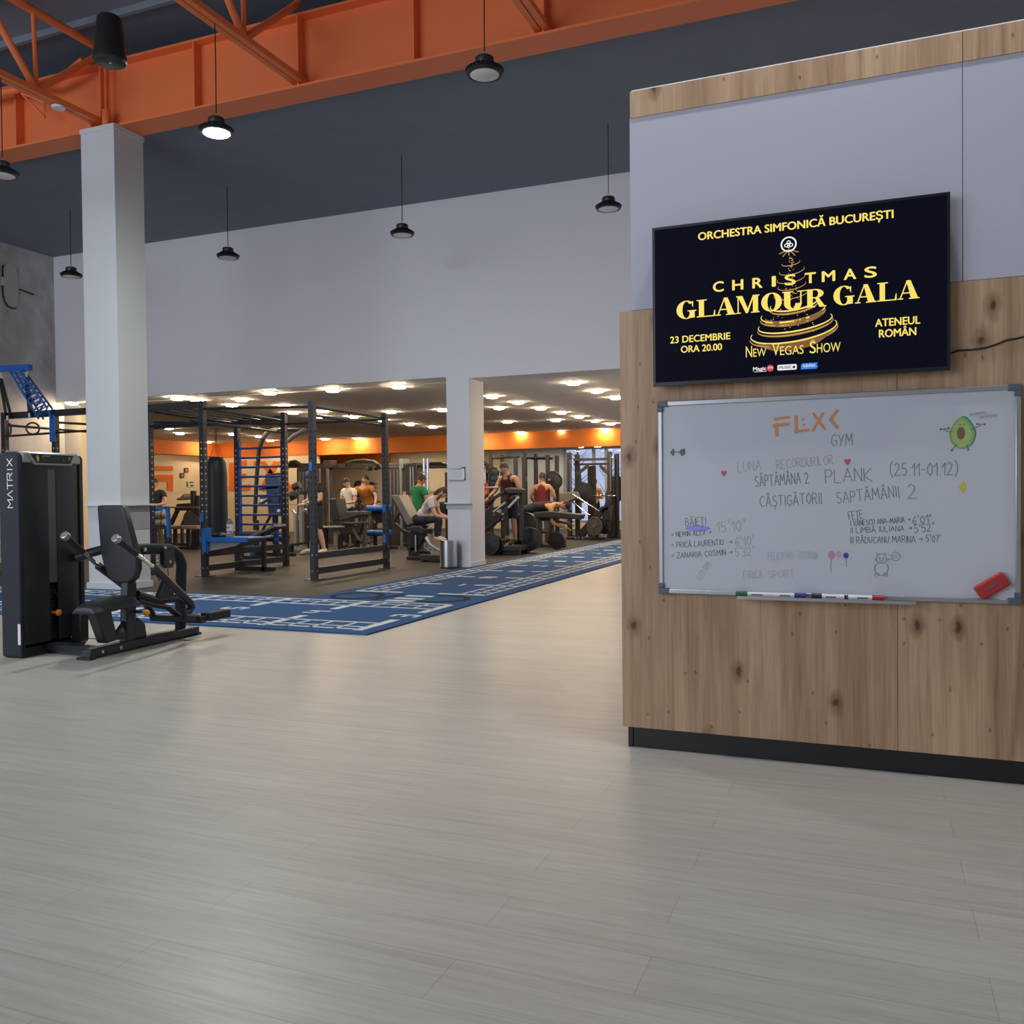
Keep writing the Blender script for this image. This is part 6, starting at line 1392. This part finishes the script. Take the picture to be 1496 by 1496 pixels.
STAND = dict(pelvis=(0, 0, .95), waist=(0, 0, 1.08), chest=(0, 0.01, 1.30), neckb=(0, 0, 1.46), head=(0, .03, 1.63),
    shL=(-.18, 0, 1.41), elL=(-.25, -.01, 1.13), wrL=(-.26, .06, .89), shR=(.18, 0, 1.41), elR=(.25, -.01, 1.13), wrR=(.26, .06, .89),
    hipL=(-.09, 0, .90), knL=(-.10, .02, .50), anL=(-.11, -.02, .09), toL=(-.13, .15, .035), hipR=(.09, 0, .90), knR=(.10, .02, .50), anR=(.11, -.02, .09), toR=(.13, .15, .035))
EDG = [('pelvis', 'waist'), ('waist', 'chest'), ('chest', 'neckb'), ('neckb', 'headb'), ('chest', 'shL'), ('shL', 'elL'), ('elL', 'wrL'), ('chest', 'shR'), ('shR', 'elR'), ('elR', 'wrR'),
    ('pelvis', 'hipL'), ('hipL', 'knL'), ('knL', 'calL'), ('calL', 'anL'), ('anL', 'toL'), ('pelvis', 'hipR'), ('hipR', 'knR'), ('knR', 'calR'), ('calR', 'anR'), ('anR', 'toR')]
RAD = dict(pelvis=(.125, .10), waist=(.115, .09), chest=(.145, .105), neckb=.062, headb=.055, shL=.062, elL=.042, wrL=.028, shR=.062, elR=.042, wrR=.028,
    hipL=.085, knL=.056, calL=.052, anL=.036, toL=.03, hipR=.085, knR=.056, calR=.052, anR=.036, toR=.03)
def person(lab, loc, rz, pose=None, S=1.0, skin='skin', hair='hair_dark', shirt='cloth_black', sleeve='short', pants='cloth_black', plen='short', shoes='shoe_dark', hair_style='short', face=None, build=1.0, zoff=0.0, group=None, fill=False):
    J = {k: Vector(v) for k, v in STAND.items()}
    if pose: J.update({k: Vector(v) for k, v in pose.items()})
    t = thing('person', lab, 'person', loc, rz, group)
    for k in J: J[k] = J[k]*S+Vector((0, 0, zoff))
    up = (J['head']-J['neckb']).normalized()
    J['headb'] = J['neckb'].lerp(J['head'], .55)
    for s in 'LR': J['cal'+s] = J['kn'+s].lerp(J['an'+s], .32)+Vector((0, -.015, 0))
    R = {k: (tuple(q*S*build for q in v) if isinstance(v, tuple) else v*S*(build if k[:2] not in ('ne', 'he') else 1)) for k, v in RAD.items()}
    joints = {k: J[k] for k in R}
    vs, fs = skin_mesh(joints, R, EDG, 'pelvis', 2)
    m = MB(); m.add(vs, fs, 0)
    # head: skull, jaw, nose, ears, eyes, mouth
    fw = Vector(face) if face else Vector((0, 1, 0)); fw = (fw-up*fw.dot(up)).normalized(); rt = fw.cross(up)
    Rm = Matrix((rt, fw, up)).transposed(); H = J['head']; k = S
    g = lambda x, y, z: H+(rt*x+fw*y+up*z)*k
    m.ell(H, (.074*k, .094*k, .112*k), 18, 12, 0, Rm); m.ell(g(0, .022, -.055), (.056*k, .062*k, .062*k), 14, 10, 0, Rm)
    m.ell(g(0, .096, -.012), (.013*k, .018*k, .022*k), 8, 6, 0, Rm)
    for s in (-1, 1):
        m.ell(g(s*.075, -.005, -.01), (.010*k, .020*k, .030*k), 8, 6, 0, Rm); m.ell(g(s*.030, .083, .012), (.012*k, .008*k, .006*k), 8, 6, 1, Rm); m.bar(g(s*.018, .088, .030), g(s*.045, .080, .031), .008*k, .008*k, mi=1)
    m.ell(g(0, .083, -.058), (.022*k, .008*k, .006*k), 8, 6, 2, Rm)
    # hands: palm, four fingers of unequal length, thumb
    for s, sg in (('L', -1), ('R', 1)):
        d = (J['wr'+s]-J['el'+s]).normalized(); w = J['wr'+s]; a = d.orthogonal().normalized()
        side = d.cross(Vector((sg*0.3, 0.2, 1))).normalized(); nrm = d.cross(side)
        m.ell(w+d*.05*k, (.036*k, .018*k, .052*k), 12, 8, 0, Matrix((side, nrm, d)).transposed())
        for i, L in enumerate((.062, .072, .066, .05)):
            b = w+d*.088*k+side*(i-1.5)*.018*k; m.tube([b-d*.02*k, b+d*L*.5*k+nrm*.008*k, b+d*L*.8*k+nrm*.03*k], [.0095*k, .009*k, .007*k], 6, 0)
        b = w+d*.03*k-side*.032*k; m.tube([b, b+d*.03*k-side*.025*k+nrm*.01*k, b+d*.062*k-side*.03*k+nrm*.02*k], [.012*k, .011*k, .008*k], 6, 0)
    o = m.build('body', [skin, 'face_dark', 'cloth_wine'], t, local=True, angle=180)
    # hair
    if hair_style != 'none':
        m = MB(); n, mm = 18, 8; vv, ff = [], []
        low = -.02 if hair_style == 'short' else -.05
        for i in range(mm+1):
            th = (PI*.56)*i/mm
            for j in range(n):
                ph = 2*PI*j/n; c = math.cos(ph); s_ = math.sin(ph)
                tt = th*(0.70 if s_ > .5 else (.85 if s_ > 0 else 1.12))
                vv.append(g(.081*math.sin(tt)*c, -.004+.101*math.sin(tt)*s_, .004+.120*math.cos(tt)))
        for i in range(mm): ff += [(i*n+j, (i+1)*n+j, (i+1)*n+(j+1) % n, i*n+(j+1) % n) for j in range(n)]
        m.add(vv, ff)
        if hair_style == 'bun': m.ell(g(0, -.11, .0), (.045*k, .045*k, .045*k), 12, 8)
        if hair_style == 'long': m.ell(g(0, -.075, -.07), (.075*k, .05*k, .12*k), 12, 8, rot=Rm); m.tube([g(.06, .02, -.05), g(.065, .04, -.14), g(.05, .05, -.2)], .02*k, 6)
        m.build('hair', hair, t, local=True, angle=180)
    # clothes are shells lifted off the body itself, cut where sleeves, hems and necklines end
    import bmesh
    bv = [Vector(p) for p in vs]
    bm = bmesh.new(); bvs = [bm.verts.new(p) for p in bv]
    for q in fs:
        try: bm.faces.new([bvs[i] for i in q])
        except ValueError: pass
    bm.normal_update(); bn = [v.normal.copy() for v in bvs]; bm.free()
    cp = [None]
    def nearest(p):
        best = None
        for a, b in EDG:
            A, B = J[a] if a in J else joints[a], J[b] if b in J else joints[b]; d = B-A; u = max(0, min(1, (p-A).dot(d)/d.length_squared)); q = (p-A-d*u).length
            ra, rb = R[a], R[b]; ra = max(ra) if isinstance(ra, tuple) else ra; rb = max(rb) if isinstance(rb, tuple) else rb
            q /= (ra*(1-u)+rb*u)
            if best is None or q < best[0]: best = (q, a, b, u); cp[0] = A+d*u
        return best[1:]
    near = []
    for i, p in enumerate(bv):
        near.append(nearest(p)); dv = (p-cp[0]).normalized()
        if bn[i].dot(dv) < 0.25: bn[i] = dv
    def shell(name, mt, keep, grow, blobs=()):
        idx = [i for i, q in enumerate(near) if keep(*q)]; st = set(idx); fl = [q for q in fs if sum(i in st for i in q) >= max(3, len(q)-0)]
        used = sorted({i for q in fl for i in q}); mp = {o: k for k, o in enumerate(used)}
        mb = MB(); mb.add([bv[i]+bn[i]*grow for i in used], [tuple(mp[i] for i in q) for q in fl])
        for bc_, br_, bt_ in blobs: mb.ell(bc_, br_, 16, 10, rot=bt_)
        if fl:
            o2 = mb.build(name, mt, t, local=True, angle=180); so = o2.modifiers.new('thick', 'SOLIDIFY'); so.thickness = .008*S; so.offset = -1
    if shirt:
        cut = {'tank': .0, 'short': .55, 'long': .97}[sleeve]
        def keep(a, b, u):
            if (a, b) == ('chest', 'neckb'): return u < (.80 if sleeve != 'tank' else .62)
            if a == 'chest': return u < (2 if sleeve != 'tank' else .62)
            if a in ('shL', 'shR'): return u < cut
            return (a, b) in (('waist', 'chest'), ('pelvis', 'waist')) or (a == 'pelvis' and u < .35)
        shell('shirt', shirt, keep, .017*S, [(J['pelvis'].lerp(J['waist'], .75), (.150*S, .125*S, .135*S), ((J['waist']-J['pelvis']).to_track_quat('Z', 'Y')).to_matrix())] if fill else ())
    if pants:
        def keep(a, b, u):
            if (a, b) == ('pelvis', 'waist'): return u < .55
            if a == 'pelvis': return True
            if a in ('hipL', 'hipR'): return plen == 'long' or u < .93
            return plen == 'long' and (a[:2] in ('kn', 'ca') and not (a[:3] == 'cal' and u > .92))
        shell('trousers' if plen == 'long' else 'shorts', pants, keep, (.010 if plen == 'long' else .022)*S, [(J['pelvis']+Vector((0, -.01, -.01)), (.175*S, .15*S, .125*S), None)]+[(J['hip'+s].lerp(J['kn'+s], .16), (.095*S, .11*S, .095*S), None) for s in 'LR'] if fill else ())
    for s in 'LR':
        a, b = J['an'+s], J['to'+s]; d = (b-a); d.normalize()
        m = MB(); m.tube([a-d*.045*S+Vector((0, 0, -.01*S)), a.lerp(b, .4)+Vector((0, 0, .005*S)), b, b+d*.05*S], [.045*S, .05*S, .042*S, .022*S], 10); m.build('shoe', shoes, t, local=True, angle=180)
    return t, J, g
def at(x, y, Y): return AY(x, y, Y)
def rot_to(x): return x
# the person in the cap behind the front rig upright: head down over the phone, faces left-front
p = AZ(462, 811); t, J, g = person('person in a black tee, long shorts and blue cap standing behind the front rig upright', (p[0], p[1], .006), math.radians(150), dict(head=(0, .10, 1.60), neckb=(0, .03, 1.45), elL=(-.27, .02, 1.12), wrL=(-.10, .26, 1.06), elR=(.27, .02, 1.12), wrR=(.08, .27, 1.06), anL=(-.17, -.1, .09), toL=(-.2, .08, .035), knL=(-.14, 0, .5), anR=(.15, .05, .09), toR=(.2, .22, .035)), S=1.06, skin='skin_light', shirt='cloth_black', pants='cloth_navy', plen='short', hair_style='short', face=(0, .9, -.45), build=1.15, shoes='shoe_white')
m = MB(); H = g(0, 0, .02); m.ell(g(0, -.005, .035), (.092, .112, .10), 16, 10); m.build('cap', 'cap_blue', t, local=True); m = MB(); m.ell(g(0, .12, .05), (.07, .075, .012), 14, 8); m.build('cap_peak', 'cap_blue', t, local=True)
MB().cyl(J['wrR']+Vector((.03, -.03, .0)), J['wrR']+Vector((.01, -.0, .0)), .036, 12).build('wrist_watch', 'chrome', t, local=True)
p = at(486, 694, 17.9)
person('person in a white tee and dark trousers reading a phone, behind the leaning pad', (p[0], 18.6, .006), math.radians(165), dict(head=(0, .07, 1.60), elL=(-.25, .04, 1.13), wrL=(-.12, .25, 1.10), elR=(.25, .04, 1.13), wrR=(.10, .26, 1.10)), S=1.0, skin='skin_light', shirt='cloth_white', pants='cloth_navy', plen='long', face=(0, .9, -.35), shoes='shoe_dark')
p = at(533, 720, 20.6)
person('person in an orange tee leaning over the dumbbells with bent arms', (p[0], 20.7, .006), math.radians(178), dict(pelvis=(0, -.1, .98), waist=(0, -.02, 1.12), chest=(0, .12, 1.33), neckb=(-.03, .2, 1.46), head=(-.10, .22, 1.62), shL=(-.20, .12, 1.42), shR=(.20, .16, 1.38), elL=(-.34, .1, 1.18), wrL=(-.40, .25, 1.0), elR=(.38, .1, 1.16), wrR=(.26, .28, 1.0), hipL=(-.09, -.1, .92), hipR=(.09, -.1, .92)), S=1.06, skin='skin_light', shirt='cloth_orange', pants='cloth_grey', plen='long', hair_style='bun')
p = at(612, 693, 17.0)
person('person in a green tee seen from behind, looking down at the weights', (p[0]-.02, 17.0, .006), math.radians(-25), dict(head=(.02, .08, 1.60), elL=(-.25, .03, 1.14), wrL=(-.14, .25, 1.0), elR=(.26, .05, 1.14), wrR=(.16, .28, 1.04)), S=1.0, skin='skin_tan', shirt='cloth_green', pants='cloth_grey', plen='long', face=(0, .9, -.4), build=1.12)
p = at(596.5, 699, 19.5)
person('person in a pink top mostly hidden behind the green shirt', (p[0], 19.5, .006), math.radians(10), None, S=.93, skin='skin_light', shirt='cloth_pink', pants='cloth_navy', plen='long', hair_style='none' if False else 'bun', hair='cloth_pink')
# resting woman, sitting sideways and bent forward with arms on her knees
p = at(607, 768, 15.45); zs = p[2]-.02
person('woman in a pale tee sitting bent forward on the leg machine', (p[0], 15.62, 0), math.radians(-78), dict(pelvis=(0, 0, .12), waist=(0, .10, .26), chest=(0, .25, .43), neckb=(0, .36, .56), head=(0, .50, .66), shL=(-.16, .27, .50), shR=(.16, .27, .50), elL=(-.2, .36, .22), wrL=(-.12, .58, .16), elR=(.2, .38, .20), wrR=(.10, .62, .15), hipL=(-.09, .03, .10), hipR=(.09, .03, .10), knL=(-.13, .40, .12), knR=(.13, .42, .12), anL=(-.11, .36, -.25), toL=(-.12, .50, -.31), anR=(.11, .38, -.25), toR=(.12, .52, -.31)), S=.98, skin='skin_light', hair='hair_brown', shirt='cloth_pale', pants='cloth_navy', plen='long', hair_style='long', face=(0, 1, -.1), shoes='shoe_white', zoff=zs+.02, fill=True)
# person in the black tank on the row machine
p = at(745, 683, 17.75)
person('person in a black tank top working on the row machine', (p[0], 17.75, .20), math.radians(160), dict(pelvis=(0, -.08, .93), waist=(0, -.02, 1.07), chest=(0, .05, 1.28), neckb=(0, .11, 1.42), head=(.0, .18, 1.56), shL=(-.20, .05, 1.37), shR=(.20, .05, 1.37), elL=(-.27, .02, 1.10), wrL=(-.10, .22, 1.05), elR=(.30, .12, 1.10), wrR=(.36, .28, .96)), S=1.05, skin='skin', shirt='cloth_wine', sleeve='tank', pants='cloth_navy', plen='short', face=(.15, .9, -.55), build=1.08)
p = at(792, 692, 21.4)
person('person in a dark red racer-back tank top seen from behind', (p[0], 21.4, .006), math.radians(8), dict(elL=(-.30, .05, 1.14), wrL=(-.24, .25, 1.0), elR=(.30, .05, 1.14), wrR=(.24, .25, 1.0)), S=1.05, skin='skin_tan', shirt='cloth_red', sleeve='tank', pants='cloth_grey', plen='long', build=1.1)
# lying face down on the bench, forearms hanging to the right
p = at(785, 752, 20.1); z0 = p[2]
person('person lying face down with bare shoulders on the high bench, head at right', (p[0]-.1, 20.12, 0), math.radians(-80), dict(pelvis=(0, .0, .14), waist=(0, .14, .16), chest=(0, .36, .18), neckb=(0, .53, .20), head=(0, .70, .19), shL=(-.19, .42, .15), shR=(.19, .42, .15), elL=(-.22, .48, -.16), wrL=(-.05, .78, -.22), elR=(.20, .44, -.20), wrR=(.12, .72, -.30), hipL=(-.09, -.04, .12), hipR=(.09, -.04, .12), knL=(-.12, -.42, .09), knR=(.12, -.42, .09), anL=(-.12, -.8, .02), toL=(-.12, -.92, -.06), anR=(.12, -.8, .02), toR=(.12, -.92, -.06)), S=1.1, skin='skin_tan', shirt='cloth_black', sleeve='tank', pants='cloth_navy', plen='long', face=(0, .5, -1), zoff=z0+.02, build=1.08)
p = at(869, 700, 26.3)
person('person in a yellow top far behind the smith machine', (p[0], 26.3, .006), math.radians(170), dict(wrL=(-.2, .3, 1.2), wrR=(.2, .3, 1.2)), S=1.0, skin='skin_tan', shirt='cloth_yellow', sleeve='tank', pants='cloth_navy', plen='long')
p = at(227, 697, 16.4)
person('person in a black tee half hidden behind the white column and left upright', (p[0], 16.4, .006), math.radians(195), dict(elL=(-.28, .05, 1.15), wrL=(-.12, .25, 1.1), elR=(.28, .05, 1.15), wrR=(.05, .28, 1.12), head=(0, .05, 1.62)), S=1.0, skin='skin', shirt='cloth_black', pants='cloth_grey', plen='long')
